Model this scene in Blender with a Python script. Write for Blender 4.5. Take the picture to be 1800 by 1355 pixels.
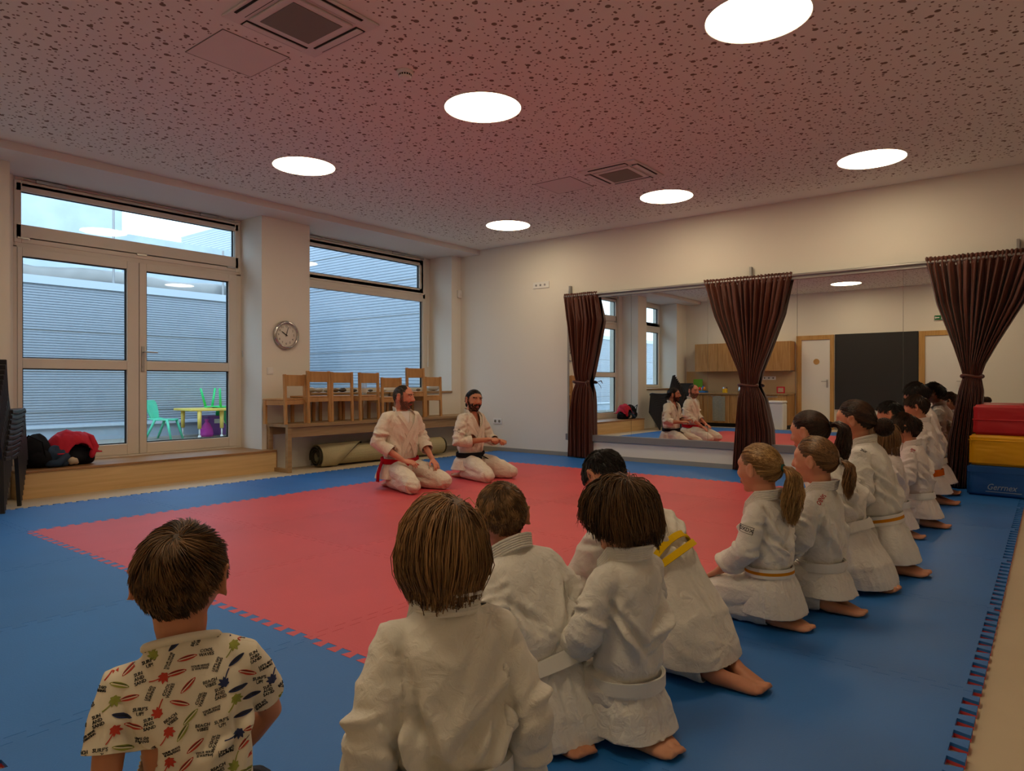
import bpy, bmesh, math, random
import numpy as np
from mathutils import Vector, Matrix
from mathutils.bvhtree import BVHTree

for _o in list(bpy.data.objects):
    bpy.data.objects.remove(_o, do_unlink=True)
SC = bpy.context.scene
COL = SC.collection
random.seed(7)
RNG = np.random.default_rng(7)
PI = math.pi
R = math.radians

# ------------------------------------------------------------------ camera
FOCAL_PX, YAW, PITCH = 1206.4, 0.666844, -0.0027483
cam_d = bpy.data.cameras.new('camera')
cam = bpy.data.objects.new('camera', cam_d)
COL.objects.link(cam)
cam.location = (0.0, 0.0, 1.02)
cam.rotation_euler = (PI / 2 + PITCH, 0.0, YAW)
cam_d.sensor_fit = 'HORIZONTAL'
cam_d.sensor_width = 36.0
cam_d.lens = 36.0 * FOCAL_PX / 1800.0
cam_d.clip_start = 0.05
cam_d.clip_end = 200
SC.camera = cam

# ------------------------------------------------------------------ daylight: an even overcast sky
wd = bpy.data.worlds.new('overcast_sky')
SC.world = wd
wd.use_nodes = True
_nt = wd.node_tree
_bg = _nt.nodes['Background']
_tc = _nt.nodes.new('ShaderNodeTexCoord')
_sx = _nt.nodes.new('ShaderNodeSeparateXYZ')
_rp = _nt.nodes.new('ShaderNodeValToRGB')
_rp.color_ramp.elements[0].position = 0.0
_rp.color_ramp.elements[0].color = (0.66, 0.82, 0.95, 1)
_rp.color_ramp.elements[1].position = 0.8
_rp.color_ramp.elements[1].color = (0.58, 0.78, 1.0, 1)
_nt.links.new(_tc.outputs['Generated'], _sx.inputs[0])
_nt.links.new(_sx.outputs['Z'], _rp.inputs[0])
_nt.links.new(_rp.outputs[0], _bg.inputs[0])
SKY = 3.3
_bg.inputs[1].default_value = SKY

# ------------------------------------------------------------------ view and brightness
SC.view_settings.view_transform = 'Standard'
SC.view_settings.look = 'None'
SC.view_settings.gamma = 1.0
SC.view_settings.use_curve_mapping = False
SC.view_settings.exposure = 0.12
LAMP_EMIT = 16.5            # strength of the round ceiling panels
LAMP_COL = (1.0, 0.80, 0.52)
SC.cycles.max_bounces = 7
SC.cycles.diffuse_bounces = 4
SC.cycles.glossy_bounces = 4
SC.cycles.transparent_max_bounces = 12
SC.cycles.caustics_reflective = False
SC.cycles.caustics_refractive = False
SC.cycles.sample_clamp_indirect = 6.0

# ------------------------------------------------------------------ helpers
def tag(o, label=None, cat=None, group=None, kind=None):
    if label: o['label'] = label
    if cat: o['category'] = cat
    if group: o['group'] = group
    if kind: o['kind'] = kind
    return o

def thing(name, label=None, cat=None, loc=(0, 0, 0), rotz=0.0, group=None, kind=None):
    o = bpy.data.objects.new(name, None)
    COL.objects.link(o)
    o.empty_display_size = 0.1
    o.location = loc
    o.rotation_euler = (0, 0, rotz)
    return tag(o, label, cat, group, kind)

class MB:
    """collects verts and faces for one mesh"""
    def __init__(s):
        s.v = []; s.f = []; s.m = []
    def add(s, vs, fs, mi=0):
        b = len(s.v)
        s.v.extend([tuple(float(c) for c in p) for p in vs])
        for f in fs:
            s.f.append(tuple(b + i for i in f)); s.m.append(mi)
        return s
    def box(s, x0, x1, y0, y1, z0, z1, mi=0, M=None):
        vs = [(x, y, z) for x in (x0, x1) for y in (y0, y1) for z in (z0, z1)]
        if M is not None: vs = [tuple(M @ Vector(p)) for p in vs]
        fs = [(0, 1, 3, 2), (4, 6, 7, 5), (0, 4, 5, 1), (2, 3, 7, 6), (0, 2, 6, 4), (1, 5, 7, 3)]
        return s.add(vs, fs, mi)
    def bar(s, p, q, w, d, up=(0, 0, 1), mi=0):
        """rectangular bar from p to q, w across, d along the up side"""
        p = np.array(p, float); q = np.array(q, float); t = q - p; t /= np.linalg.norm(t)
        u = np.cross(np.array(up, float), t)
        if np.linalg.norm(u) < 1e-6: u = np.cross((1, 0, 0), t)
        u /= np.linalg.norm(u); n = np.cross(t, u)
        vs = []
        for c in (p, q):
            for a, b in ((-1, -1), (1, -1), (1, 1), (-1, 1)):
                vs.append(c + u * a * w / 2 + n * b * d / 2)
        return s.add(vs, [(3, 2, 1, 0), (4, 5, 6, 7), (0, 1, 5, 4), (1, 2, 6, 5), (2, 3, 7, 6), (3, 0, 4, 7)], mi)
    def loft(s, rings, caps=True, mi=0, closed=True):
        n = len(rings[0]); vs = [p for r in rings for p in r]; fs = []
        for i in range(len(rings) - 1):
            for j in range(n if closed else n - 1):
                k = (j + 1) % n
                fs.append((i * n + j, i * n + k, (i + 1) * n + k, (i + 1) * n + j))
        if caps:
            fs.append(tuple(reversed(range(n))))
            fs.append(tuple((len(rings) - 1) * n + j for j in range(n)))
        return s.add(vs, fs, mi)
    def tube(s, pts, rad, n=10, caps=True, mi=0, round_ends=False, flat=1.0, up=None):
        pts = [np.array(p, float) for p in pts]
        if not hasattr(rad, '__len__'): rad = [rad] * len(pts)
        rad = list(rad)
        if round_ends:
            t0 = pts[0] - pts[1]; t0 /= np.linalg.norm(t0)
            t1 = pts[-1] - pts[-2]; t1 /= np.linalg.norm(t1)
            a, b, ra, rb = pts[0], pts[-1], rad[0], rad[-1]
            pts = [a + t0 * ra * .98, a + t0 * ra * .7] + pts + [b + t1 * rb * .7, b + t1 * rb * .98]
            rad = [ra * .2, ra * .72] + rad + [rb * .72, rb * .2]
        T = []
        for i in range(len(pts)):
            a = pts[max(i - 1, 0)]; b = pts[min(i + 1, len(pts) - 1)]
            t = b - a; T.append(t / (np.linalg.norm(t) + 1e-12))
        u = np.array(up, float) if up is not None else np.array((0, 0, 1.0))
        if abs(np.dot(u, T[0])) > .95: u = np.array((1.0, 0, 0))
        rings = []
        for i, p in enumerate(pts):
            u = u - T[i] * np.dot(u, T[i]); u /= (np.linalg.norm(u) + 1e-12)
            w = np.cross(T[i], u)
            rings.append([p + rad[i] * (u * flat * math.cos(2 * PI * j / n) + w * math.sin(2 * PI * j / n)) for j in range(n)])
        return s.loft(rings, caps, mi)
    def lathe(s, prof, c=(0, 0, 0), n=24, mi=0, M=None, caps=True):
        rings = []
        for r, z in prof:
            ring = [(c[0] + r * math.cos(2 * PI * j / n), c[1] + r * math.sin(2 * PI * j / n), c[2] + z) for j in range(n)]
            if M is not None: ring = [tuple(M @ Vector(p)) for p in ring]
            rings.append(ring)
        return s.loft(rings, caps, mi)
    def ball(s, c, r, n=16, m=10, Rm=None, mi=0):
        """ellipsoid: r = (rx, ry, rz), Rm = 3x3 numpy axes as columns"""
        if not hasattr(r, '__len__'): r = (r, r, r)
        c = np.array(c, float); Rm = np.eye(3) if Rm is None else Rm
        rings = []
        for i in range(m + 1):
            th = -PI / 2 + PI * (0.04 + 0.92 * i / m)
            rings.append([c + Rm @ np.array((r[0] * math.cos(th) * math.cos(2 * PI * j / n), r[1] * math.cos(th) * math.sin(2 * PI * j / n), r[2] * math.sin(th))) for j in range(n)])
        return s.loft(rings, True, mi)
    def prism(s, poly, f0, f1, mi=0):
        """poly: list of 2d points; f0, f1 map a 2d point to the two end faces"""
        n = len(poly)
        vs = [f0(p) for p in poly] + [f1(p) for p in poly]
        fs = [tuple(reversed(range(n))), tuple(range(n, 2 * n))] + [(j, (j + 1) % n, n + (j + 1) % n, n + j) for j in range(n)]
        return s.add(vs, fs, mi)
    def mesh(s, name):
        me = bpy.data.meshes.new(name)
        me.from_pydata(s.v, [], s.f)
        if any(s.m): me.polygons.foreach_set('material_index', s.m)
        return me

def fix_normals(me):
    bm = bmesh.new(); bm.from_mesh(me)
    bmesh.ops.recalc_face_normals(bm, faces=bm.faces)
    bm.to_mesh(me); bm.free()

def link(name, me, mats, parent=None, smooth=False, bevel=0.0, seg=2, loc=None, rot=None):
    o = bpy.data.objects.new(name, me)
    COL.objects.link(o)
    for m in (mats if isinstance(mats, (list, tuple)) else [mats]):
        me.materials.append(m)
    if parent is not None: o.parent = parent
    if smooth:
        me.polygons.foreach_set('use_smooth', [True] * len(me.polygons))
    if bevel:
        b = o.modifiers.new('edge', 'BEVEL'); b.width = bevel; b.segments = seg; b.limit_method = 'ANGLE'
    if loc is not None: o.location = loc
    if rot is not None: o.rotation_euler = rot
    return o

def obj(name, mb, mats, parent=None, smooth=False, bevel=0.0, seg=2, loc=None, rot=None):
    me = mb.mesh(name)
    fix_normals(me)
    return link(name, me, mats, parent, smooth, bevel, seg, loc, rot)

def struct(name, mb, mats, parent=None, bevel=0.0, smooth=False):
    o = obj(name, mb, mats, parent, smooth, bevel)
    if parent is None: o['kind'] = 'structure'
    return o

def dup(root, loc, rotz, label=None, group=None):
    r = root.copy(); COL.objects.link(r); r.location = loc; r.rotation_euler = (0, 0, rotz)
    if label: r['label'] = label
    if group: r['group'] = group
    for ch in list(root.children):
        c = ch.copy(); COL.objects.link(c); c.parent = r
        for g in list(ch.children):
            d = g.copy(); COL.objects.link(d); d.parent = c
    return r

_FONT = {}
def text_tris(body, align='CENTER'):
    """triangulated outline of a word: (verts 2d, faces), height about 1"""
    if body not in _FONT:
        cu = bpy.data.curves.new('lettering', 'FONT'); cu.body = body; cu.align_x = 'CENTER'; cu.align_y = 'CENTER'
        cu.resolution_u = 2; cu.space_line = 0.92; cu.offset = 0.006
        o = bpy.data.objects.new('lettering', cu); COL.objects.link(o)
        dg = bpy.context.evaluated_depsgraph_get(); dg.update()
        me = bpy.data.meshes.new_from_object(o.evaluated_get(dg))
        bm = bmesh.new(); bm.from_mesh(me); bmesh.ops.triangulate(bm, faces=bm.faces)
        vs = [(v.co.x, v.co.y) for v in bm.verts]; bm.verts.index_update()
        fs = [tuple(v.index for v in f.verts) for f in bm.faces]
        bm.free(); bpy.data.meshes.remove(me); bpy.data.objects.remove(o, do_unlink=True)
        _FONT[body] = (vs, fs)
    return _FONT[body]

# ------------------------------------------------------------------ noise on arrays
_perm = np.random.default_rng(3).permutation(256)
_perm = np.concatenate([_perm, _perm, _perm])
_grad = np.random.default_rng(4).normal(size=(256, 3)); _grad /= np.linalg.norm(_grad, axis=1)[:, None]
def pn(P):
    P = np.asarray(P, float); i = np.floor(P).astype(int); f = P - i; i &= 255
    w = f * f * f * (f * (f * 6 - 15) + 10)
    out = 0
    for dx in (0, 1):
        for dy in (0, 1):
            for dz in (0, 1):
                h = _perm[_perm[_perm[(i[:, 0] + dx) & 255] + ((i[:, 1] + dy) & 255)] + ((i[:, 2] + dz) & 255)]
                g = _grad[h & 255]
                d = (g[:, 0] * (f[:, 0] - dx) + g[:, 1] * (f[:, 1] - dy) + g[:, 2] * (f[:, 2] - dz))
                wt = (w[:, 0] if dx else 1 - w[:, 0]) * (w[:, 1] if dy else 1 - w[:, 1]) * (w[:, 2] if dz else 1 - w[:, 2])
                out = out + d * wt
    return out

# ------------------------------------------------------------------ materials
def _nodes(name):
    m = bpy.data.materials.new(name); m.use_nodes = True
    return m, m.node_tree, m.node_tree.nodes['Principled BSDF']

def srgb(r, g, b):
    def c(x):
        x /= 255.0
        return x / 12.92 if x <= .04045 else ((x + .055) / 1.055) ** 2.4
    return (c(r), c(g), c(b), 1)

def mat(name, col, rough=.6, metal=0.0, spec=.4, noise=0.0, nscale=20, bump=0.0, bscale=200, sheen=0.0, coords='Object'):
    m, nt, b = _nodes(name)
    b.inputs['Roughness'].default_value = rough; b.inputs['Metallic'].default_value = metal
    b.inputs['Specular IOR Level'].default_value = spec
    if sheen: b.inputs['Sheen Weight'].default_value = sheen
    b.inputs['Base Color'].default_value = col
    if noise or bump:
        tc = nt.nodes.new('ShaderNodeTexCoord')
    if noise:
        n = nt.nodes.new('ShaderNodeTexNoise'); n.inputs['Scale'].default_value = nscale; n.inputs['Detail'].default_value = 4
        nt.links.new(tc.outputs[coords], n.inputs['Vector'])
        r = nt.nodes.new('ShaderNodeMixRGB')
        r.inputs[1].default_value = tuple(c * (1 - noise) for c in col[:3]) + (1,)
        r.inputs[2].default_value = tuple(min(1, c * (1 + noise)) for c in col[:3]) + (1,)
        nt.links.new(n.outputs['Fac'], r.inputs[0]); nt.links.new(r.outputs[0], b.inputs['Base Color'])
    if bump:
        n2 = nt.nodes.new('ShaderNodeTexNoise'); n2.inputs['Scale'].default_value = bscale; n2.inputs['Detail'].default_value = 3
        nt.links.new(tc.outputs[coords], n2.inputs['Vector'])
        bp = nt.nodes.new('ShaderNodeBump'); bp.inputs['Strength'].default_value = bump; bp.inputs['Distance'].default_value = .002
        nt.links.new(n2.outputs['Fac'], bp.inputs['Height']); nt.links.new(bp.outputs[0], b.inputs['Normal'])
    return m

def wood(name, c1, c2, rough=.45, scale=(2, 30, 30), spec=.35):
    m, nt, b = _nodes(name)
    tc = nt.nodes.new('ShaderNodeTexCoord'); mp = nt.nodes.new('ShaderNodeMapping'); mp.inputs['Scale'].default_value = scale
    n = nt.nodes.new('ShaderNodeTexNoise'); n.inputs['Scale'].default_value = 1.0; n.inputs['Detail'].default_value = 6; n.inputs['Distortion'].default_value = .6
    r = nt.nodes.new('ShaderNodeValToRGB')
    r.color_ramp.elements[0].position = .32; r.color_ramp.elements[0].color = c1
    r.color_ramp.elements[1].position = .68; r.color_ramp.elements[1].color = c2
    nt.links.new(tc.outputs['Object'], mp.inputs[0]); nt.links.new(mp.outputs[0], n.inputs['Vector'])
    nt.links.new(n.outputs['Fac'], r.inputs[0]); nt.links.new(r.outputs[0], b.inputs['Base Color'])
    b.inputs['Roughness'].default_value = rough; b.inputs['Specular IOR Level'].default_value = spec
    return m

def emit(name, col, s):
    m = bpy.data.materials.new(name); m.use_nodes = True; nt = m.node_tree; nt.nodes.clear()
    e = nt.nodes.new('ShaderNodeEmission'); o = nt.nodes.new('ShaderNodeOutputMaterial')
    e.inputs[0].default_value = tuple(col[:3]) + (1,); e.inputs[1].default_value = s
    nt.links.new(e.outputs[0], o.inputs[0]); return m

def glass_mat():
    m = bpy.data.materials.new('window_glass'); m.use_nodes = True; nt = m.node_tree; nt.nodes.clear()
    o = nt.nodes.new('ShaderNodeOutputMaterial'); t = nt.nodes.new('ShaderNodeBsdfTransparent'); g = nt.nodes.new('ShaderNodeBsdfGlossy')
    t.inputs[0].default_value = (.93, .96, .97, 1); g.inputs['Roughness'].default_value = .02
    f = nt.nodes.new('ShaderNodeLayerWeight'); f.inputs['Blend'].default_value = .5
    pw = nt.nodes.new('ShaderNodeMath'); pw.operation = 'POWER'; pw.inputs[1].default_value = 4.0
    ml = nt.nodes.new('ShaderNodeMath'); ml.operation = 'MULTIPLY_ADD'; ml.inputs[1].default_value = .9; ml.inputs[2].default_value = .035
    nt.links.new(f.outputs['Facing'], pw.inputs[0]); nt.links.new(pw.outputs[0], ml.inputs[0])
    mx = nt.nodes.new('ShaderNodeMixShader')
    nt.links.new(ml.outputs[0], mx.inputs[0]); nt.links.new(t.outputs[0], mx.inputs[1]); nt.links.new(g.outputs[0], mx.inputs[2])
    nt.links.new(mx.outputs[0], o.inputs[0]); return m

def ceiling_mat():
    m, nt, b = _nodes('perforated_plasterboard')
    L = nt.links; N = nt.nodes.new
    geo = N('ShaderNodeNewGeometry'); sep = N('ShaderNodeSeparateXYZ'); L.new(geo.outputs['Position'], sep.inputs[0])
    def mth(op, a, bb=None, c=None):
        n = N('ShaderNodeMath'); n.operation = op
        for i, x in enumerate((a, bb, c)):
            if x is None: continue
            if isinstance(x, (int, float)): n.inputs[i].default_value = x
            else: L.new(x, n.inputs[i])
        return n.outputs[0]
    holes = None
    for scale, rad, off in ((5.2, .085, 0.0), (9.5, .085, 3.3), (10.5, .08, 9.1), (14.0, .075, 5.7)):
        mp = N('ShaderNodeMapping'); mp.inputs['Location'].default_value = (off, off * .7, 0); L.new(geo.outputs['Position'], mp.inputs[0])
        v = N('ShaderNodeTexVoronoi'); v.voronoi_dimensions = '2D'; v.inputs['Scale'].default_value = scale; v.inputs['Randomness'].default_value = .85
        L.new(mp.outputs[0], v.inputs['Vector'])
        h = mth('LESS_THAN', v.outputs['Distance'], rad)
        holes = h if holes is None else mth('MAXIMUM', holes, h)
    # plain margin along the walls
    x, y = sep.outputs['X'], sep.outputs['Y']
    ins = mth('MULTIPLY', mth('GREATER_THAN', x, -6.62), mth('LESS_THAN', y, 7.62))
    # plain access panels and the surround of the cassettes
    for cx, cy in ((-3.30, 2.29), (-3.28, 5.87)):
        ax = mth('ABSOLUTE', mth('SUBTRACT', x, cx)); ay = mth('ABSOLUTE', mth('SUBTRACT', y, cy))
        q = mth('MULTIPLY', mth('LESS_THAN', ax, .36), mth('LESS_THAN', ay, .36)); ins = mth('MULTIPLY', ins, mth('SUBTRACT', 1.0, q))
        bx = mth('ABSOLUTE', mth('SUBTRACT', x, cx - .66)); by = mth('ABSOLUTE', mth('SUBTRACT', y, cy))
        q = mth('MULTIPLY', mth('LESS_THAN', bx, .23), mth('LESS_THAN', by, .23)); ins = mth('MULTIPLY', ins, mth('SUBTRACT', 1.0, q))
    hole = mth('MULTIPLY', holes, ins)
    mx = N('ShaderNodeMixRGB'); mx.inputs[1].default_value = (.80, .80, .765, 1); mx.inputs[2].default_value = (.22, .17, .14, 1)
    L.new(hole, mx.inputs[0]); L.new(mx.outputs[0], b.inputs['Base Color'])
    b.inputs['Roughness'].default_value = .9; b.inputs['Specular IOR Level'].default_value = .1
    bp = N('ShaderNodeBump'); bp.inputs['Strength'].default_value = .5; bp.inputs['Distance'].default_value = .01; bp.invert = True
    L.new(hole, bp.inputs['Height']); L.new(bp.outputs[0], b.inputs['Normal'])
    return m

def mat_foam(name, col):
    """foam mat: fine pressed grain and slow patches of wear"""
    m, nt, b = _nodes(name); L = nt.links; N = nt.nodes.new
    geo = N('ShaderNodeNewGeometry')
    n1 = N('ShaderNodeTexNoise'); n1.inputs['Scale'].default_value = 1.7; n1.inputs['Detail'].default_value = 5
    n2 = N('ShaderNodeTexNoise'); n2.inputs['Scale'].default_value = 160; n2.inputs['Detail'].default_value = 2
    L.new(geo.outputs['Position'], n1.inputs['Vector']); L.new(geo.outputs['Position'], n2.inputs['Vector'])
    oi = N('ShaderNodeObjectInfo')
    add = N('ShaderNodeMath'); add.operation = 'MULTIPLY_ADD'; add.inputs[1].default_value = .35; L.new(oi.outputs['Random'], add.inputs[0]); L.new(n1.outputs['Fac'], add.inputs[2])
    mx = N('ShaderNodeMixRGB'); mx.inputs[1].default_value = tuple(c * .82 for c in col[:3]) + (1,); mx.inputs[2].default_value = tuple(min(1, c * 1.14) for c in col[:3]) + (1,)
    L.new(add.outputs[0], mx.inputs[0]); L.new(mx.outputs[0], b.inputs['Base Color'])
    bp = N('ShaderNodeBump'); bp.inputs['Strength'].default_value = .25; bp.inputs['Distance'].default_value = .002
    L.new(n2.outputs['Fac'], bp.inputs['Height']); L.new(bp.outputs[0], b.inputs['Normal'])
    b.inputs['Roughness'].default_value = .5; b.inputs['Specular IOR Level'].default_value = .5
    return m

def clad(name, col, pitch):
    """steel cladding sheet: painted grey, slightly uneven"""
    return mat(name, col, rough=.45, spec=.5, noise=.06, nscale=3)

def cloth(name, col, weave=900, cr=.5, warm=None):
    """woven cotton: fine weave and soft creases in the cloth"""
    m, nt, b = _nodes(name); L = nt.links; N = nt.nodes.new
    tc = N('ShaderNodeTexCoord')
    n1 = N('ShaderNodeTexNoise'); n1.inputs['Scale'].default_value = 9; n1.inputs['Detail'].default_value = 5; n1.inputs['Distortion'].default_value = .8
    n2 = N('ShaderNodeTexNoise'); n2.inputs['Scale'].default_value = weave; n2.inputs['Detail'].default_value = 1
    n3 = N('ShaderNodeTexNoise'); n3.inputs['Scale'].default_value = 34; n3.inputs['Detail'].default_value = 3; n3.inputs['Distortion'].default_value = 1.2
    for n in (n1, n2, n3): L.new(tc.outputs['Object'], n.inputs['Vector'])
    mx = N('ShaderNodeMixRGB'); mx.inputs[1].default_value = tuple(c * .93 for c in col[:3]) + (1,); mx.inputs[2].default_value = tuple(min(1, c * 1.05) for c in col[:3]) + (1,)
    L.new(n1.outputs['Fac'], mx.inputs[0]); L.new(mx.outputs[0], b.inputs['Base Color'])
    b1 = N('ShaderNodeBump'); b1.inputs['Strength'].default_value = .35; b1.inputs['Distance'].default_value = .001; L.new(n2.outputs['Fac'], b1.inputs['Height'])
    b2 = N('ShaderNodeBump'); b2.inputs['Strength'].default_value = cr; b2.inputs['Distance'].default_value = .012; L.new(n3.outputs['Fac'], b2.inputs['Height'])
    L.new(b1.outputs[0], b2.inputs['Normal']); L.new(b2.outputs[0], b.inputs['Normal'])
    b.inputs['Roughness'].default_value = .9; b.inputs['Specular IOR Level'].default_value = .15
    return m

def hair_mat(name, dark, light, rough=.42):
    m, nt, b = _nodes(name); L = nt.links; N = nt.nodes.new
    at = N('ShaderNodeAttribute'); at.attribute_name = 'tint'
    mx = N('ShaderNodeMixRGB'); mx.inputs[1].default_value = dark; mx.inputs[2].default_value = light
    L.new(at.outputs['Fac'], mx.inputs[0]); L.new(mx.outputs[0], b.inputs['Base Color'])
    b.inputs['Roughness'].default_value = rough; b.inputs['Specular IOR Level'].default_value = .35
    return m

def skin_mat(name, col):
    m, nt, b = _nodes(name); L = nt.links; N = nt.nodes.new
    tc = N('ShaderNodeTexCoord'); n = N('ShaderNodeTexNoise'); n.inputs['Scale'].default_value = 14; n.inputs['Detail'].default_value = 4
    L.new(tc.outputs['Object'], n.inputs['Vector'])
    mx = N('ShaderNodeMixRGB'); mx.inputs[1].default_value = (col[0] * .9, col[1] * .8, col[2] * .76, 1); mx.inputs[2].default_value = (min(1, col[0] * 1.06), col[1] * 1.06, col[2] * 1.04, 1)
    L.new(n.outputs['Fac'], mx.inputs[0]); L.new(mx.outputs[0], b.inputs['Base Color'])
    b.inputs['Roughness'].default_value = .5; b.inputs['Specular IOR Level'].default_value = .35
    b.inputs['Subsurface Weight'].default_value = .12; b.inputs['Subsurface Radius'].default_value = (.012, .004, .002)
    return m

M = {}
M['wall'] = mat('wall_paint', (.78, .745, .665, 1), rough=.85, spec=.15, bump=.12, bscale=120)
M['ceil'] = ceiling_mat()
M['plaster'] = mat('plain_plaster', (.74, .72, .69, 1), rough=.9, spec=.1)
M['floor'] = mat('floor_vinyl', srgb(196, 180, 152), rough=.5, spec=.4, noise=.05, nscale=6)
M['upvc'] = mat('window_profile', (.72, .66, .57, 1), rough=.35, spec=.45)
M['gasket'] = mat('rubber_gasket', (.015, .018, .022, 1), rough=.6)
M['glass'] = glass_mat()
M['step'] = wood('step_birch', srgb(204, 168, 116), srgb(220, 186, 134), scale=(3, 1.2, 30))
M['step_top'] = wood('step_top_oak', srgb(140, 100, 62), srgb(166, 124, 82), scale=(20, 1.5, 20))
M['oak'] = wood('bench_oak', srgb(146, 116, 80), srgb(174, 142, 102), scale=(22, 1.5, 22))
M['beech'] = wood('chair_beech', srgb(174, 126, 74), srgb(196, 148, 94), scale=(14, 14, 4))
M['cab'] = wood('cabinet_oak', srgb(160, 116, 66), srgb(190, 146, 92), scale=(26, 26, 2.2))
M['doorframe'] = wood('door_frame_oak', srgb(176, 134, 76), srgb(200, 158, 98), scale=(20, 20, 2))
M['blue'] = mat_foam('blue_foam', srgb(34, 106, 182))
M['red'] = mat_foam('red_foam', srgb(202, 74, 80))
M['curtain'] = mat('brown_satin', srgb(84, 38, 22), rough=.42, spec=.35, noise=.12, nscale=40, sheen=.2)
M['steel'] = mat('brushed_steel', (.50, .49, .47, 1), rough=.35, metal=.9)
M['chrome'] = mat('chrome', (.62, .6, .57, 1), rough=.14, metal=1.0)
M['alu'] = mat('grey_aluminium', (.36, .35, .34, 1), rough=.4, metal=.6)
M['skirting'] = mat('grey_skirting', srgb(150, 146, 138), rough=.5)
M['ledge'] = mat('grey_ledge', srgb(128, 128, 130), rough=.45)
M['white'] = mat('white_plastic', (.8, .79, .76, 1), rough=.35)
M['white_door'] = mat('white_laminate', (.78, .77, .73, 1), rough=.4)
M['black'] = mat('black_plastic', (.014, .014, .015, 1), rough=.45, spec=.4)
M['black_cloth'] = mat('black_fabric', (.012, .012, .014, 1), rough=.9, spec=.1, bump=.6, bscale=60)
M['navy_cloth'] = mat('navy_fabric', (.03, .05, .085, 1), rough=.85, spec=.15, bump=.6, bscale=40)
M['red_cloth'] = mat('red_fabric', srgb(190, 38, 56), rough=.75, spec=.2, bump=.5, bscale=50)
M['board'] = mat('blackboard', (.022, .022, .022, 1), rough=.55)
M['rug'] = mat('beige_rug', srgb(176, 164, 128), rough=.95, spec=.05, noise=.12, nscale=60, bump=.5, bscale=300)
M['rug_edge'] = mat('dark_rug_edge', srgb(64, 56, 40), rough=.95)
M['ac'] = mat('cassette_plastic', (.70, .68, .66, 1), rough=.5)
M['grille'] = mat('grey_grille', (.20, .185, .15, 1), rough=.6)
M['dark'] = mat('dark_gap', (.02, .018, .016, 1), rough=.8)
M['lamp'] = emit('lamp_diffuser', LAMP_COL, LAMP_EMIT)
M['ink'] = mat('black_ink', (.015, .015, .016, 1), rough=.7)
M['red_ink'] = mat('red_thread', srgb(180, 30, 36), rough=.7)
M['pad_red'] = mat('red_vinyl', srgb(178, 26, 34), rough=.42, spec=.4, noise=.08, nscale=6)
M['pad_yel'] = mat('yellow_vinyl', srgb(222, 160, 10), rough=.42, spec=.4, noise=.08, nscale=6)
M['pad_blue'] = mat('blue_vinyl', srgb(28, 82, 150), rough=.42, spec=.4, noise=.08, nscale=6)
M['green_pl'] = mat('green_plastic', srgb(40, 200, 110), rough=.3, spec=.5)
M['mint_pl'] = mat('mint_plastic', srgb(84, 200, 160), rough=.3, spec=.5)
M['yellow_pl'] = mat('yellow_plastic', srgb(235, 200, 90), rough=.3, spec=.5)
M['purple'] = mat('purple_plastic', srgb(120, 60, 150), rough=.4)
M['pink'] = mat('pink_fabric', srgb(190, 60, 160), rough=.8)
M['facade'] = clad('facade_steel', (.37, .42, .48, 1), .1)
M['facade_trim'] = mat('facade_flashing', (.58, .66, .74, 1), rough=.4)
M['plinth'] = mat('plinth_render', (.42, .50, .58, 1), rough=.9)
M['gravel'] = mat('gravel', (.27, .26, .22, 1), rough=1, noise=.4, nscale=60, bump=1.0, bscale=90, coords='Object')
M['concrete'] = mat('raw_concrete', (.55, .62, .66, 1), rough=.95, noise=.22, nscale=2.5, bump=.8, bscale=8)
M['duct'] = mat('foil_duct', (.26, .25, .23, 1), rough=.45, metal=.4, noise=.2, nscale=5, bump=.8, bscale=12)
# ================================================================== the room
XW, XF, YM, YB, XR, ZC = -7.26, -7.70, 7.93, -0.53, 0.85, 3.055
struct('floor', MB().box(-7.95, XR + .1, YB - .15, YM + .15, -.12, 0), M['floor'])
struct('ceiling', MB().box(-7.95, XR + .1, YB - .15, YM + .15, ZC, ZC + .12), M['ceil'])
struct('wall_back', MB().box(-7.95, XR + .1, YM, YM + .15, 0, ZC), M['wall'])
struct('wall_right', MB().box(XR, XR + .1, YB, YM, 0, ZC), M['wall'])
# window wall: piers, the parts under the windows
for _b in ((-7.9, XW, 1.62, 2.03, 0, 2.985), (-7.9, XW, 4.495, 5.155, 0, 2.985), (-7.9, XW, 7.72, YM, 0, 2.985), (-7.9, XW, YB, .02, 0, 2.985), (-7.9, XW, 5.155, 7.72, 0, .88), (-7.9, XW, .02, 1.62, 0, .88), (-7.9, -7.72, 2.03, 4.495, 0, .25), (-7.9, -7.66, 2.03, 2.165, .25, 2.985)):
    struct('wall_left', MB().box(*_b), M['wall'])
# boxed-out beam over the windows
struct('trim_1', MB().box(-7.9, -6.875, YB, YM, 2.985, ZC), M['plaster'])
# wall behind the camera, seen in the mirrors (two door openings)
struct('wall_front', MB().box(-7.95, XR + .1, YB - .15, YB, 0, ZC), M['wall'])

# skirtings
struct('baseboard_back', MB().box(XW, XR, YM - .014, YM, 0, .075), M['skirting'], bevel=.003)
struct('baseboard_left', MB().box(XW, XW + .014, 5.16, YM - .014, 0, .075), M['skirting'])
struct('baseboard_front', MB().box(-3.78, -2.2, YB, YB + .014, 0, .075), M['skirting'])

# ------------------------------------------------------------------ windows on the left
def frame_rect(mb, x0, x1, y0, y1, z0, z1, w):
    mb.box(x0, x1, y0, y0 + w, z0, z1); mb.box(x0, x1, y1 - w, y1, z0, z1)
    mb.box(x0, x1, y0 + w, y1 - w, z0, z0 + w); mb.box(x0, x1, y0 + w, y1 - w, z1 - w, z1)

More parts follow.
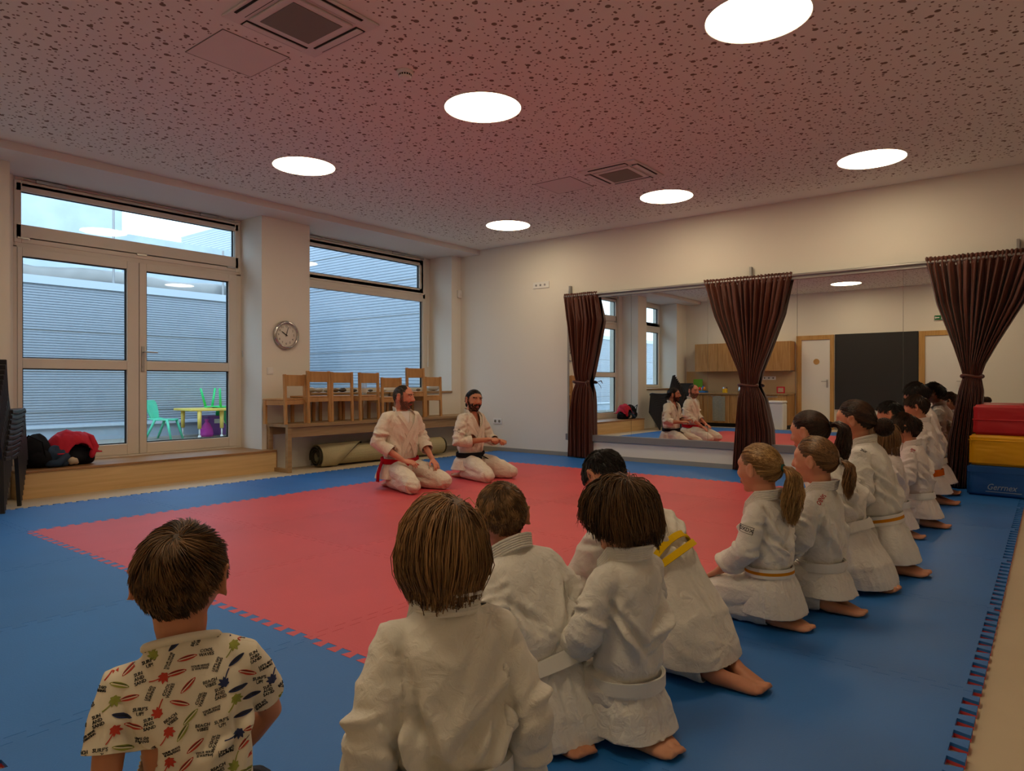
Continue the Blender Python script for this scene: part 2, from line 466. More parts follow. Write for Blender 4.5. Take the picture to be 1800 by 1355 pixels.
def pane(parent, y0, y1, z0, z1, x):
    """one double-glazed pane with its dark gasket"""
    p = obj('glass_pane', MB().box(x - .012, x - .008, y0, y1, z0, z1), M['glass'], parent)
    g = MB(); frame_rect(g, x - .02, x + .004, y0 - .001, y1 + .001, z0 - .001, z1 + .001, .012)
    obj('gasket', g, M['gasket'], p)
    return p

w1 = thing('window_1', kind='structure')
fr = MB(); frame_rect(fr, XF - .09, XF - .01, 2.165, 4.50, 2.335, 2.985, .03)
obj('frame', fr, M['upvc'], w1, bevel=.004)
fr = MB(); frame_rect(fr, XF - .07, XF, 2.185, 4.48, 2.36, 2.955, .06)
fr.box(XF - .07, XF, 2.2, 4.46, 2.40, 2.535); fr.box(XF - .07, XF, 2.2, 4.46, 2.85, 2.93)
obj('sash', fr, M['upvc'], w1, bevel=.005)
pane(w1, 2.235, 4.405, 2.528, 2.855, XF - .03)
op = MB().tube([(XF + .012, 2.26, 2.962), (XF + .012, 4.4, 2.962)], .007, 8)
op.box(XF - .0, XF + .03, 2.36, 2.62, 2.948, 2.976); op.box(XF - .0, XF + .03, 3.98, 4.2, 2.948, 2.976)
obj('opening_rod', op, M['steel'], w1)
hg = MB()
for y in (2.26, 3.34, 4.36): hg.box(XF, XF + .012, y - .05, y + .05, 2.395, 2.412)
obj('hinge', hg, M['steel'], w1)

d1 = thing('door_1', kind='structure')
fr = MB(); fr.box(XF - .09, XF - .01, 2.165, 2.215, .25, 2.335); fr.box(XF - .09, XF - .01, 4.435, 4.50, .25, 2.335); fr.box(XF - .09, XF - .01, 2.165, 4.5, 2.315, 2.345)
fr.box(XF - .09, XF + .005, 2.165, 4.5, .245, .268)
obj('frame', fr, M['upvc'], d1, bevel=.004)
for (a, b, gl, gr) in ((2.212, 3.312, 2.252, 3.192), (3.318, 4.436, 3.392, 4.335)):
    lf = MB(); zb, zt = .27, 2.318
    lf.box(XF - .07, XF, a, gl, zb, zt); lf.box(XF - .07, XF, gr, b, zb, zt)
    lf.box(XF - .07, XF, gl, gr, zb, .384); lf.box(XF - .07, XF, gl, gr, 1.166, 1.264); lf.box(XF - .07, XF, gl, gr, 2.236, zt)
    L = obj('door_leaf', lf, M['upvc'], d1, bevel=.005)
    pane(L, gl, gr, 1.264, 2.236, XF - .025); pane(L, gl, gr, .384, 1.166, XF - .025)
hd = MB().box(XF, XF + .012, 3.335, 3.365, 1.15, 1.42)
hd.tube([(XF + .01, 3.35, 1.36), (XF + .055, 3.35, 1.36), (XF + .06, 3.37, 1.36), (XF + .06, 3.48, 1.357)], [.009, .009, .009, .008], 10)
hd.tube([(XF + .01, 3.35, 1.20), (XF + .018, 3.35, 1.20)], .012, 10)
obj('door_handle', hd, M['steel'], d1, smooth=False)
cr = MB().tube([(XF + .03, 4.50, 1.85), (XF + .03, 4.50, 1.42)], .005, 8); cr.tube([(XF + .03, 4.50, 1.42), (XF + .03, 4.50, 1.34)], .011, 8)
obj('crank_rod', cr, M['steel'], w1)

w2 = thing('window_2', kind='structure')
fr = MB(); frame_rect(fr, XF - .09, XF - .01, 5.155, 7.60, .905, 2.985, .05); fr.box(XF - .09, XF - .01, 5.155, 7.6, 2.33, 2.42)
fr.box(XF - .09, XF - .03, 7.6, 7.72, .905, 2.985)
obj('frame', fr, M['upvc'], w2, bevel=.004)
fr = MB(); frame_rect(fr, XF - .07, XF, 5.19, 7.575, 2.40, 2.955, .07); fr.box(XF - .07, XF, 5.22, 7.55, 2.42, 2.494); fr.box(XF - .07, XF, 5.22, 7.55, 2.85, 2.93); fr.box(XF - .07, XF, 7.47, 7.55, 2.42, 2.94)
obj('sash', fr, M['upvc'], w2, bevel=.005)
pane(w2, 5.25, 7.47, 2.494, 2.852, XF - .03)
pane(w2, 5.205, 7.53, .955, 2.304, XF - .03)
fr = MB(); frame_rect(fr, XF - .07, XF - .004, 5.16, 7.59, .91, 2.345, .05)
obj('sash', fr, M['upvc'], w2, bevel=.005)
op = MB().tube([(XF + .012, 5.2, 2.962), (XF + .012, 7.55, 2.962)], .007, 8); op.box(XF, XF + .03, 6.9, 7.15, 2.948, 2.976); op.box(XF, XF + .03, 5.4, 5.65, 2.948, 2.976)
obj('opening_rod', op, M['steel'], w2)
cr = MB().tube([(XF + .03, 7.62, 1.80), (XF + .03, 7.62, 1.36)], .005, 8); cr.tube([(XF + .03, 7.62, 1.36), (XF + .03, 7.62, 1.28)], .011, 8)
obj('crank_rod', cr, M['white'], w2)
struct('trim_2', MB().box(-7.69, -7.235, 5.16, 7.715, .88, .908), M['oak'], bevel=.004)

w3 = thing('window_3', kind='structure')       # only met in the mirrors
fr = MB(); frame_rect(fr, XF - .09, XF - .01, .02, 1.62, .905, 2.985, .06); fr.box(XF - .08, XF, .06, 1.58, 2.33, 2.5)
frame_rect(fr, XF - .07, XF, .06, 1.58, 2.42, 2.95, .08); frame_rect(fr, XF - .07, XF, .06, 1.58, .93, 2.34, .06)
obj('frame', fr, M['upvc'], w3, bevel=.004)
pane(w3, .14, 1.5, 2.5, 2.87, XF - .03); pane(w3, .12, 1.52, .99, 2.28, XF - .03)
struct('trim_3', MB().box(-7.69, -7.235, .03, 1.61, .88, .908), M['oak'], bevel=.004)

# ------------------------------------------------------------------ raised step in front of the glass door
st = thing('platform_step', 'low birch step with oak tread below the double glass door', 'step', (-7.1, 3.25, 0))
obj('riser', MB().prism([(-.585, -1.215), (0, -1.215), (0, 1.33), (-.158, 1.33), (-.158, 1.243), (-.585, 1.243)], lambda p: (p[0], p[1], 0), lambda p: (p[0], p[1], .228)), M['step'], st)
obj('tread', MB().prism([(-.595, -1.218), (.012, -1.218), (.012, 1.335), (-.158, 1.335), (-.158, 1.243), (-.595, 1.243)], lambda p: (p[0], p[1], .2285), lambda p: (p[0], p[1], .25)), M['step_top'], st, bevel=.003)
obj('end_panel', MB().box(-.158, -.002, 1.3301, 1.346, 0, .228), M['step_top'], st)

# ------------------------------------------------------------------ mirror wall
mir, nt, b = _nodes('mirror_silver')
b.inputs['Base Color'].default_value = (.88, .89, .87, 1); b.inputs['Metallic'].default_value = 1.0; b.inputs['Roughness'].default_value = .004
names = ['at the left end behind the narrow curtain', 'second from the left end, between the curtains', 'third from the left, partly behind the middle curtain', 'fourth from the left, right of the middle curtain', 'behind the right curtain, above the far kneeling children']
edges = [-5.215, -4.262, -3.238, -2.212, -1.184, -.16]
for i in range(5):
    o = obj('wall_mirror', MB().box(edges[i] + .0015, edges[i + 1] - .0015, YM - .032, YM - .026, .335, 2.215), mir)
    tag(o, 'tall frameless mirror panel ' + names[i], 'mirror', 'mirror panels along the back wall')
    o.parent = None
struct('trim_4', MB().box(-5.25, -.13, YM - .026, YM, .24, 2.20), M['skirting'])
lg = obj('mirror_ledge', MB().box(-5.25, -.13, YM - .075, YM - .0265, .25, .334), M['ledge'], bevel=.004)
tag(lg, 'grey ledge running under the mirror panels along the back wall', 'ledge')
pl = obj('mirror_plinth', MB().box(-5.22, -.13, YM - .05, YM - .0145, .076, .2495), M['wall'])
tag(pl, 'white plinth board below the grey mirror ledge', 'plinth')
pl2 = MB().box(-5.22, -.13, YM - .062, YM - .0145, 0.0, .0755)
o = obj('plinth_skirting', pl2, M['skirting']); tag(o, 'grey skirting strip at the foot of the mirror plinth', 'skirting')

rail = thing('curtain_rail', 'grey metal curtain rail with wall posts above the mirrors', 'curtain rail', (-5.25, YM - .08, 2.2))
obj('tube', MB().tube([(0, 0, .012), (5.3, 0, .012)], .016, 12, round_ends=True), M['alu'], rail, smooth=True)
obj('track', MB().box(.03, 5.2, .01, .05, -.03, .0), M['alu'], rail)
for x in (.045, 2.525, 5.0):
    obj('post', MB().box(x - .012, x + .012, .034, .078, -.02, .16), M['alu'], rail, bevel=.002)

def curtain(name, label, x0, x1, zt, pins, zb, folds, seed, y, bow):
    """gathered drape hung from the rail and tied in the middle; pins: (z, centre, half width)"""
    rg = np.random.default_rng(seed)
    nz, nu = 90, folds * 12
    zs = np.linspace(zt, zb, nz)
    pz = [p[0] for p in pins][::-1]; pc = [p[1] for p in pins][::-1]; pw = [p[2] for p in pins][::-1]
    V = np.zeros((nz, nu, 3)); u = np.linspace(-1, 1, nu)
    ph = rg.uniform(-.35, .35, folds + 1)
    zpin = [p[0] for p in pins][np.argmin([p[2] for p in pins])]
    for i, z in enumerate(zs):
        c = np.interp(z, pz, pc); w = np.interp(z, pz, pw)
        ratio = min(1.0, w / max(pw)); a = (u + 1) / 2 * folds * 2 * PI + np.interp(u, np.linspace(-1, 1, folds + 1), ph) * 2.2
        amp = .014 + .030 * min(1, (zt - z) / .35) * (0.55 + .6 * ratio) if z > zpin else .012 + .045 * min(1, (zpin - z) / .3)
        amp *= 1.0 - .75 * math.exp(-((z - zpin) / .07) ** 2)
        bulge = .05 * (1 - u ** 2) * (1 - ratio)
        head = 0.0
        if z > zt - .06: amp = .012; a = a * 1.9
        jit = (rg.normal(size=nu) * .0015 if i < 2 else 0)
        V[i, :, 0] = c + w * u + .25 * amp * np.cos(a * .5) * ratio
        V[i, :, 1] = y - amp * np.sin(a) - bulge - .35 * amp * np.sin(a * 2.13 + z * 2)
        V[i, :, 2] = z + (jit + (.005 * np.sin(a * .9) if i == 0 else 0))
    mb = MB(); vs = V.reshape(-1, 3)
    fs = [(i * nu + j, i * nu + j + 1, (i + 1) * nu + j + 1, (i + 1) * nu + j) for i in range(nz - 1) for j in range(nu - 1)]
    mb.add(vs, fs)
    cx = np.interp(zpin, pz, pc); cw = np.interp(zpin, pz, pw)
    root = thing(name, label, 'curtain', (0, 0, 0), group='brown curtains on the mirror wall')
    d = link('drape', mb.mesh('drape'), M['curtain'], root, smooth=True)
    s = d.modifiers.new('cloth', 'SOLIDIFY'); s.thickness = .003
    tb = MB(); ring = []
    for k in range(25):
        t = 2 * PI * k / 24
        ring.append((cx + (cw + .012) * math.cos(t), y - .045 + .06 * math.sin(t), zpin + .01 * math.sin(t * 2)))
    tb.tube(ring, .014, 8)
    if bow:
        for sx in (1,):
            tb.tube([(cx + sx * cw * .9, y - .1, zpin), (cx + sx * (cw + .04), y - .12, zpin + .02), (cx + sx * (cw + .07), y - .11, zpin - .02)], [.008, .016, .006], 8, flat=.4)
            tb.tube([(cx + sx * cw * .9, y - .1, zpin), (cx + sx * (cw + .03), y - .12, zpin - .05), (cx + sx * (cw + .05), y - .11, zpin - .09)], [.008, .01, .004], 8, flat=.4)
    obj('tieback', tb, M['curtain'], d, smooth=True)
    return root

YC = YM - .085
curtain('curtain', 'narrow dark brown curtain tied at the left end of the mirrors', -5.26, -4.75, 2.245,
        [(2.245, -5.005, .255), (2.2, -5.0, .27), (1.86, -4.935, .265), (1.45, -4.95, .19), (1.15, -4.962, .125), (1.04, -4.962, .108), (.9, -4.975, .15), (.5, -4.99, .18), (.03, -4.99, .19)], .03, 9, 1, YC, True)
curtain('curtain', 'wide dark brown curtain tied in the middle of the mirrors', -3.27, -2.25, 2.25,
        [(2.25, -2.762, .51), (2.18, -2.755, .50), (1.8, -2.735, .40), (1.4, -2.72, .23), (1.15, -2.718, .125), (1.0, -2.72, .095), (.85, -2.70, .15), (.5, -2.675, .2), (.03, -2.68, .225)], .03, 15, 2, YC, False)
curtain('curtain', 'wide dark brown curtain tied at the right end by the gym mats', -.99, .0, 2.262,
        [(2.262, -.50, .49), (2.18, -.505, .475), (1.8, -.54, .36), (1.4, -.58, .18), (1.2, -.6, .1), (1.09, -.602, .068), (.95, -.61, .10), (.5, -.655, .13), (.03, -.685, .14)], .03, 15, 3, YC, False)

# ------------------------------------------------------------------ foam floor: interlocking tiles
TILE, X0, Y0, TH = 1.05, -6.5, .57, .02
NT = 12
def edge_curve(L):
    """dovetail line along one side: list of (s, offset), teeth alternate to both sides"""
    p = L / NT; d = .0215; k = .006; m = .026
    out = [(0.0, 0.0), (m, 0.0), (m, -d)]
    for i in range(NT):
        a, c = i * p + p * .25, i * p + p * .75
        if i: out.append((a + k, -d))
        out += [(max(a - k, m + .002), d), (min(c + k, L - m - .002), d)]
        if i < NT - 1: out.append((c - k, -d))
    return out + [(L - m, -d), (L - m, 0.0), (L, 0.0)]
EC = edge_curve(TILE)

def foam_tile(ix, iy, colour, label):
    x0, y0 = X0 + ix * TILE, Y0 + iy * TILE
    poly = []
    poly += [(x0 + s, y0 + o) for s, o in EC[:-1]]                      # near side
    poly += [(x0 + TILE + o, y0 + s) for s, o in EC[:-1]]               # right side
    poly += [(x0 + s, y0 + TILE + o) for s, o in EC[::-1][:-1]]         # far side
    poly += [(x0 + o, y0 + s) for s, o in EC[::-1][:-1]]                # left side
    cx, cy = x0 + TILE / 2, y0 + TILE / 2
    q = .9988
    poly = [((x - cx) * q, (y - cy) * q) for x, y in poly]
    n = len(poly); h = TH; c = .002
    vs = [(x, y, .0005) for x, y in poly] + [(x, y, h * .5) for x, y in poly] + [(x, y, h - c) for x, y in poly] + [(x * .9993, y * .9993, h) for x, y in poly]
    from mathutils.geometry import tessellate_polygon
    tri = tessellate_polygon([[Vector((x, y, 0)) for x, y in poly]])
    fs = []; mi = []
    for a, b_, c_ in tri:
        A, B, C = poly[a], poly[b_], poly[c_]
        ccw = (B[0] - A[0]) * (C[1] - A[1]) - (B[1] - A[1]) * (C[0] - A[0]) > 0
        t = (a, b_, c_) if ccw else (a, c_, b_)
        fs.append(tuple(3 * n + i for i in t)); mi.append(0)
        fs.append(tuple(reversed(t))); mi.append(1)
    for l in range(3):
        for j in range(n):
            k = (j + 1) % n
            fs.append((l * n + j, l * n + k, (l + 1) * n + k, (l + 1) * n + j)); mi.append(1 if l == 0 else 0)
    me = bpy.data.meshes.new('foam_tile'); me.from_pydata(vs, [], fs); me.polygons.foreach_set('material_index', mi)
    a, b_ = (M['blue'], M['red']) if colour == 'blue' else (M['red'], M['blue'])
    o = link('foam_tile', me, [a, b_], None, loc=(cx, cy, 0))
    tag(o, label, 'foam mat', colour + ' foam floor tiles')

_ord = ['first', 'second', 'third', 'fourth', 'fifth', 'sixth', 'seventh']
for iy in range(7):
    for ix in range(6):
        colour = 'red' if 1 <= ix <= 4 and 1 <= iy <= 5 else 'blue'
        row = _ord[6 - iy]; col = _ord[ix]
        foam_tile(ix, iy, colour, '%s puzzle mat, %s row from the mirrors, %s column from the windows' % (colour, row, col))

# ------------------------------------------------------------------ ceiling fittings
lampnames = {}
xs = {-5.5: 'nearest the windows', -3.3: 'in the middle column', -1.29: 'in the right column'}
ys = {.62: 'in the row behind the children', 3.845: 'in the middle row', 6.905: 'in the far row by the mirrors'}
for y in ys:
    for x in xs:
        t = thing('ceiling_light', 'round white ceiling light %s, %s' % (ys[y], xs[x]), 'ceiling light', (x, y, ZC), group='round ceiling lights')
        obj('trim_ring', MB().lathe([(.289, .0), (.289, -.005), (.283, -.008), (.279, -.005), (.279, .0)], n=48), M['white'], t)
        obj('diffuser', MB().lathe([(.279, -.001), (.279, -.0045)], n=48), M['lamp'], t)
def cassette(x, y, label):
    t = thing('air_conditioner', label, 'air conditioner', (x, y, ZC), group='ceiling air conditioners')
    obj('face_plate', MB().box(-.305, .305, -.305, .305, -.014, 0), M['ac'], t, bevel=.006)
    obj('inner_panel', MB().box(-.2, .2, -.2, .2, -.026, -.0145), M['ac'], t, bevel=.006)
    obj('return_grille', MB().box(-.158, .158, -.158, .158, -.029, -.0265), M['grille'], t)
    for k in range(4):
        Mk = Matrix.Rotation(k * PI / 2, 4, 'Z')
        s = obj('air_slot', MB().box(-.2, .2, .222, .288, -.0175, -.0145, M=Mk), M['dark'], t)
        obj('flap', MB().box(-.195, .195, .232, .276, -.024, -.018, M=Mk), M['ac'], s, bevel=.002)
cassette(-3.30, 2.29, 'square ceiling cassette air conditioner near the smoke detector')
cassette(-3.28, 5.87, 'square ceiling cassette air conditioner near the mirror wall')
for x, y, l in ((-3.96, 2.29, 'plain square access panel beside the near air conditioner'), (-3.94, 5.87, 'plain square access panel beside the far air conditioner')):
    t = thing('access_panel', l, 'access panel', (x, y, ZC), group='ceiling access panels')
    obj('lid', MB().box(-.215, .215, -.215, .215, -.004, 0), M['plaster'], t)
    g = MB(); frame_rect(g, 0, .0, 0, 0, 0, 0, 0) if False else None
    e = MB()
    for a in (-.218, .218):
        e.box(a - .0015, a + .0015, -.22, .22, -.0045, 0); e.box(-.22, .22, a - .0015, a + .0015, -.0045, 0)
    obj('edge', e, M['grille'], t)
t = thing('smoke_detector', 'round white smoke detector on the ceiling', 'smoke detector', (-3.32, 3.09, ZC))
obj('base', MB().lathe([(.055, 0), (.055, -.014), (.05, -.018), (0.02, -.018)], n=28), M['white'], t, smooth=False)
obj('head', MB().lathe([(.042, -.0185), (.042, -.034), (.034, -.044), (.01, -.047)], n=28), M['white'], t, smooth=False)
sl = MB()
for k in range(16):
    a = 2 * PI * k / 16; sl.box(-.005, .005, .0395, .0428, -.033, -.022, M=Matrix.Rotation(a, 4, 'Z'))
obj('inlet', sl, M['dark'], t)

# ------------------------------------------------------------------ things on the walls
ck = thing('wall_clock', 'round chrome wall clock on the pier between the windows', 'clock', (XW, 4.807, 1.604))
Rx = Matrix.Rotation(PI / 2, 4, 'Y')
obj('case', MB().lathe([(.135, 0.001), (.165, .004), (.172, .025), (.166, .042), (.150, .05), (.140, .045), (.138, .02)], n=48, M=Rx, caps=False), M['chrome'], ck, smooth=True)
fc = MB().lathe([(.139, .012), (.139, .02)], n=48, M=Rx)
dial = obj('dial', fc, [mat('clock_face', (.74, .70, .62, 1), rough=.3), M['ink']], ck)
for h in range(1, 13):
    vs, fs = text_tris(str(h)); a = h * PI / 6
    obj('numeral', MB().add([(.0212, .104 * math.sin(a) + p[0] * .036, .104 * math.cos(a) + p[1] * .036) for p in vs], fs), M['ink'], dial)
def hand(ang, L, w):
    s, c = math.sin(ang), math.cos(ang)
    return MB().bar((.026, -s * .02, -c * .02), (.026, s * L, c * L), w, .002, up=(1, 0, 0))
obj('hour_hand', hand(R(302), .075, .009), M['ink'], ck); obj('minute_hand', hand(R(16), .1, .006), M['ink'], ck)

t = thing('light_switch', 'white light switch on the pier below the clock', 'light switch', (XW, 4.6, 1.17))
obj('plate', MB().box(.0005, .009, -.042, .042, -.042, .042), M['white'], t, bevel=.003); obj('rocker', MB().box(.009, .013, -.03, .03, -.03, .03), M['white'], t, bevel=.002)
t = thing('motion_sensor', 'small white motion sensor high in the far corner', 'sensor', (XW, 7.88, 2.41))
obj('housing', MB().box(.0005, .04, -.04, .04, -.06, .06), M['white'], t, bevel=.01, seg=3); obj('lens', MB().box(.0402, .046, -.025, .025, -.04, .01), M['ac'], t, bevel=.004)
t = thing('connection_plate', 'long white connection plate with three ports high on the back wall', 'wall plate', (-5.71, YM, 2.42))
obj('plate', MB().box(-.14, .14, -.010, -.0005, -.045, .045), M['white'], t, bevel=.003)
for x in (-.085, -.01, .065):
    obj('port', MB().lathe([(.016, 0), (.016, .003)], c=(0, 0, 0), n=14, M=Matrix.Translation((x, -.0105, 0)) @ Matrix.Rotation(PI / 2, 4, 'X')), M['alu'], t)
def socket(x, z, y, n, label, sgn=-1):
    t = thing('power_socket', label, 'power socket', (x, y, z))
    obj('plate', MB().box(-.041 * n, .041 * n, min(0, sgn * .01) + sgn * .0005, max(0, sgn * .01) + sgn * .0005, -.041, .041), M['white'], t, bevel=.003)
    for k in range(n):
        xx = (k - (n - 1) / 2) * .078
        obj('outlet', MB().lathe([(.021, 0), (.021, .003), (.017, .003)], n=18, M=Matrix.Translation((xx, sgn * .011, 0)) @ Matrix.Rotation(-sgn * PI / 2, 4, 'X')), M['grille'], t)
socket(-6.513, .46, YM, 2, 'double power socket low on the back wall near the corner')
socket(-.10 + .02, 1.22, YM, 1, 'single switch plate on the wall right of the right curtain')
# ================================================================== outside the windows
def corrugated(mb, a, b, z0, z1, pitch, nrm, depth=.012, mi=0):
    """horizontal ribs between two ground points a, b"""
    n = int((z1 - z0) / pitch); rows = []
    nx, ny = nrm
    for i in range(n):
        z = z0 + i * pitch
        for f, d in ((0, 0), (.55, 0), (.7, -depth), (.88, -depth)):
            rows.append((z + f * pitch, d))
    rows.append((z1, 0))
    vs = []
    for z, d in rows:
        vs += [(a[0] + nx * d, a[1] + ny * d, z), (b[0] + nx * d, b[1] + ny * d, z)]
    vs += [(a[0] - nx * .1, a[1] - ny * .1, z0), (b[0] - nx * .1, b[1] - ny * .1, z0), (a[0] - nx * .1, a[1] - ny * .1, z1), (b[0] - nx * .1, b[1] - ny * .1, z1)]
    m = len(rows)
    fs = [(2 * i, 2 * i + 1, 2 * i + 3, 2 * i + 2) for i in range(m - 1)]
    k = 2 * m; fs += [(k, k + 2, k + 3, k + 1)]
    mb.add(vs, fs, mi)

g = obj('courtyard_ground', MB().box(-13.4, -7.9, -6, 9.0, .10, .20), M['gravel']); g['kind'] = 'structure'
fb = thing('exterior_annex', 'low grey steel-clad annex across the gravel courtyard', 'building', (-10.9, 2, .2))
mb = MB(); corrugated(mb, (0, -8), (0, 4.75), .235, 2.19, .036, (1, 0)); obj('cladding', mb, M['facade'], fb)
obj('plinth', MB().box(-.3, -.01, -8, 4.75, -.1, .2), M['plinth'], fb)
obj('base_flashing', MB().box(-.2, .03, -8, 4.75, .2, .24), M['facade_trim'], fb)
obj('coping', MB().box(-.35, .03, -8, 4.75, 2.19, 2.30), M['facade_trim'], fb)
jn = MB()
for z in (.42, .98, 1.55): jn.box(.0, .003, -8, 4.75, z, z + .006)
obj('joint', jn, M['grille'], fb)
obj('core', MB().box(-2.2, -.35, -8, 4.75, -.1, 2.18), M['plinth'], fb)
hb = thing('exterior_building', 'tall grey steel-clad building at the side of the courtyard', 'building', (-8, 8.8, .1))
mb = MB(); corrugated(mb, (.2, 0), (-10, 0), .1, 4.75, .055, (0, -1)); obj('cladding', mb, M['facade'], hb)
obj('coping', MB().box(-10, .2, -.03, .3, 4.75, 4.9), M['facade_trim'], hb)
obj('core', MB().box(-10, .2, .12, 3, -.1, 4.74), M['plinth'], hb)
jn = MB()
for z in (.9, 1.55, 2.2, 2.85, 3.5): jn.box(-10, .2, -.004, 0, z, z + .008)
obj('joint', jn, M['grille'], hb)
rb = thing('exterior_building', 'raw concrete stair block rising behind the low annex', 'building', (-13.2, 2, .2))
obj('high_wall', MB().box(-2, 0, -7.5, 3.39, 0, 5.6), M['concrete'], rb)
obj('low_wall', MB().box(-2.4, -.3, 3.39, 6.75, 0, 3.6), M['concrete'], rb)
dk = MB()
dpts = [(-11.9, y, 2.62 + .03 * math.sin(y * 3)) for y in np.linspace(-3, 6.6, 30)]
dk.tube(dpts, [.19 + .012 * math.sin(i * 2.1) for i in range(30)], 18)
o = obj('ventilation_duct', dk, M['duct'], smooth=True); tag(o, 'silver foil wrapped duct lying on the annex roof', 'duct')
for y, top, l in ((3.17, 2.9, 'left'), (4.45, 4.2, 'middle'), (6.2, 3.3, 'right')):
    o = obj('roof_post', MB().tube([(-11.2, y, 2.3), (-11.2, y, top)], .018, 8), M['alu'])
    tag(o, {'left': 'slim grey roof post in front of the silver duct', 'middle': 'tall slim grey post crossing the sky beside the concrete wall', 'right': 'slim grey roof post near the tall clad building'}[l], 'post', 'roof posts')

def kid_chair(name, label, m, loc, rot, group):
    """one-piece plastic chair with slanted legs"""
    t = thing(name, label, 'chair', loc, 0, group); t.rotation_euler = rot
    s = MB()
    s.loft([[(x, y * (1 - .1 * i / 4), .30 + .015 * abs(y) * 8 * 0 + (.02 if i == 0 else 0) - dz) for (x, y, dz) in ((-.15 + .3 * i / 4, -.15, 0), (-.15 + .3 * i / 4, 0, .012), (-.15 + .3 * i / 4, .15, 0), (-.15 + .3 * i / 4, .15, .02), (-.15 + .3 * i / 4, 0, .03), (-.15 + .3 * i / 4, -.15, .02))] for i in range(5)])
    obj('seat', s, m, t, bevel=.004)
    b = MB()
    rows = [(.31, -.13, .10), (.40, -.155, .13), (.5, -.185, .145), (.56, -.205, .13), (.575, -.21, .10)]
    b.loft([[(x - .02 * (1 - (q / 1.0) ** 2) if f else x - .02 * (1 - q ** 2) - .018, w * q, z) for f, q in ((1, -1), (1, -.5), (1, 0), (1, .5), (1, 1), (0, 1), (0, .5), (0, 0), (0, -.5), (0, -1))] for z, x, w in rows])
    obj('backrest', b, m, t, bevel=.003)
    for sy in (-1, 1):
        obj('leg', MB().tube([(.12, sy * .125, .29), (.2, sy * .16, .0)], [.02, .016], 8), m, t, smooth=True)
        obj('leg', MB().tube([(-.06, sy * .13, .29), (-.19, sy * .16, .0)], [.02, .016], 8), m, t, smooth=True)
    return t
kid_chair('plastic_chair', 'mint green plastic child chair standing on the gravel', M['mint_pl'], (-10.3, 4.78, .2), (0, 0, R(35)), 'outdoor green chairs')
tb = thing('activity_table', 'yellow plastic outdoor table with height-adjustable legs', 'table', (-10.33, 5.62, .2))
obj('table_top', MB().prism([(-.35, -.52), (.2, -.52), (.36, -.2), (.36, .35), (.1, .55), (-.35, .55)], lambda p: (p[0], p[1], .405), lambda p: (p[0], p[1], .44)), M['yellow_pl'], tb, bevel=.008)
for x, y in ((.22, -.40), (.28, -.08), (-.25, -.42), (-.25, .42), (.2, .38)):
    l = obj('leg', MB().tube([(x, y, .404), (x, y, .14)], [.032, .027], 10), M['yellow_pl'], tb, smooth=True)
    obj('foot', MB().tube([(x, y, .14), (x, y, .03)], .012, 8).tube([(x, y, .035), (x, y, .001)], [.02, .026], 10), M['white'], l, smooth=True)
kid_chair('plastic_chair', 'bright green plastic child chair upside down on the yellow table', M['green_pl'], (-10.32, 5.64, 1.045), (PI, 0, R(-60)), 'outdoor green chairs').location = (-10.32, 5.62, .945)
bx = thing('storage_crate', 'purple plastic crate below the yellow outdoor table', 'crate', (-10.6, 5.78, .2))
s = MB(); s.box(-.16, .16, -.24, .24, 0, .015); s.box(-.16, -.145, -.24, .24, .015, .30); s.box(.145, .16, -.24, .24, .015, .30); s.box(-.145, .145, -.24, -.225, .015, .30); s.box(-.145, .145, .225, .24, .015, .30)
obj('tub', s, M['purple'], bx, bevel=.006); obj('rim', MB().box(-.175, .175, -.255, .255, .285, .31), M['purple'], bx, bevel=.005); obj('label_field', MB().box(.1602, .163, -.15, .13, .19, .26), M['ac'], bx)
bg = MB(); bg.tube([(0, 0, 0), (0, 0, .04), (0, 0, .12), (.01, 0, .2), (0, 0, .23), (0, 0, .27)], [.085, .1, .09, .045, .02, .035], 12)
o = obj('toy_bag', bg, M['pink'], smooth=True, loc=(-10.28, 5.42, .2)); tag(o, 'small pink tied bag on the gravel by the table legs', 'bag')

# ================================================================== bench and what stands on it
BZ = .552
be = thing('oak_bench', 'long oak bench below the window, carrying small chairs', 'bench', (-6.82, 4.55, 0))
obj('top_board', MB().box(-.44, 0, 0, 3.36, BZ - .035, BZ), M['oak'], be, bevel=.003)
for y in (0.0, 1.62, 3.28):
    for x in (-.055, -.43):
        obj('leg', MB().box(x, x + .05, y + .002, y + .055, 0, BZ - .036), M['oak'], be, bevel=.002)
    obj('foot_rail', MB().box(-.38, -.056, y + .004, y + .053, .002, .045), M['oak'], be)
obj('apron', MB().box(-.05, -.022, .056, 3.278, .40, BZ - .036), M['oak'], be, bevel=.002)
obj('apron', MB().box(-.42, -.395, .056, 3.278, .42, BZ - .036), M['oak'], be)

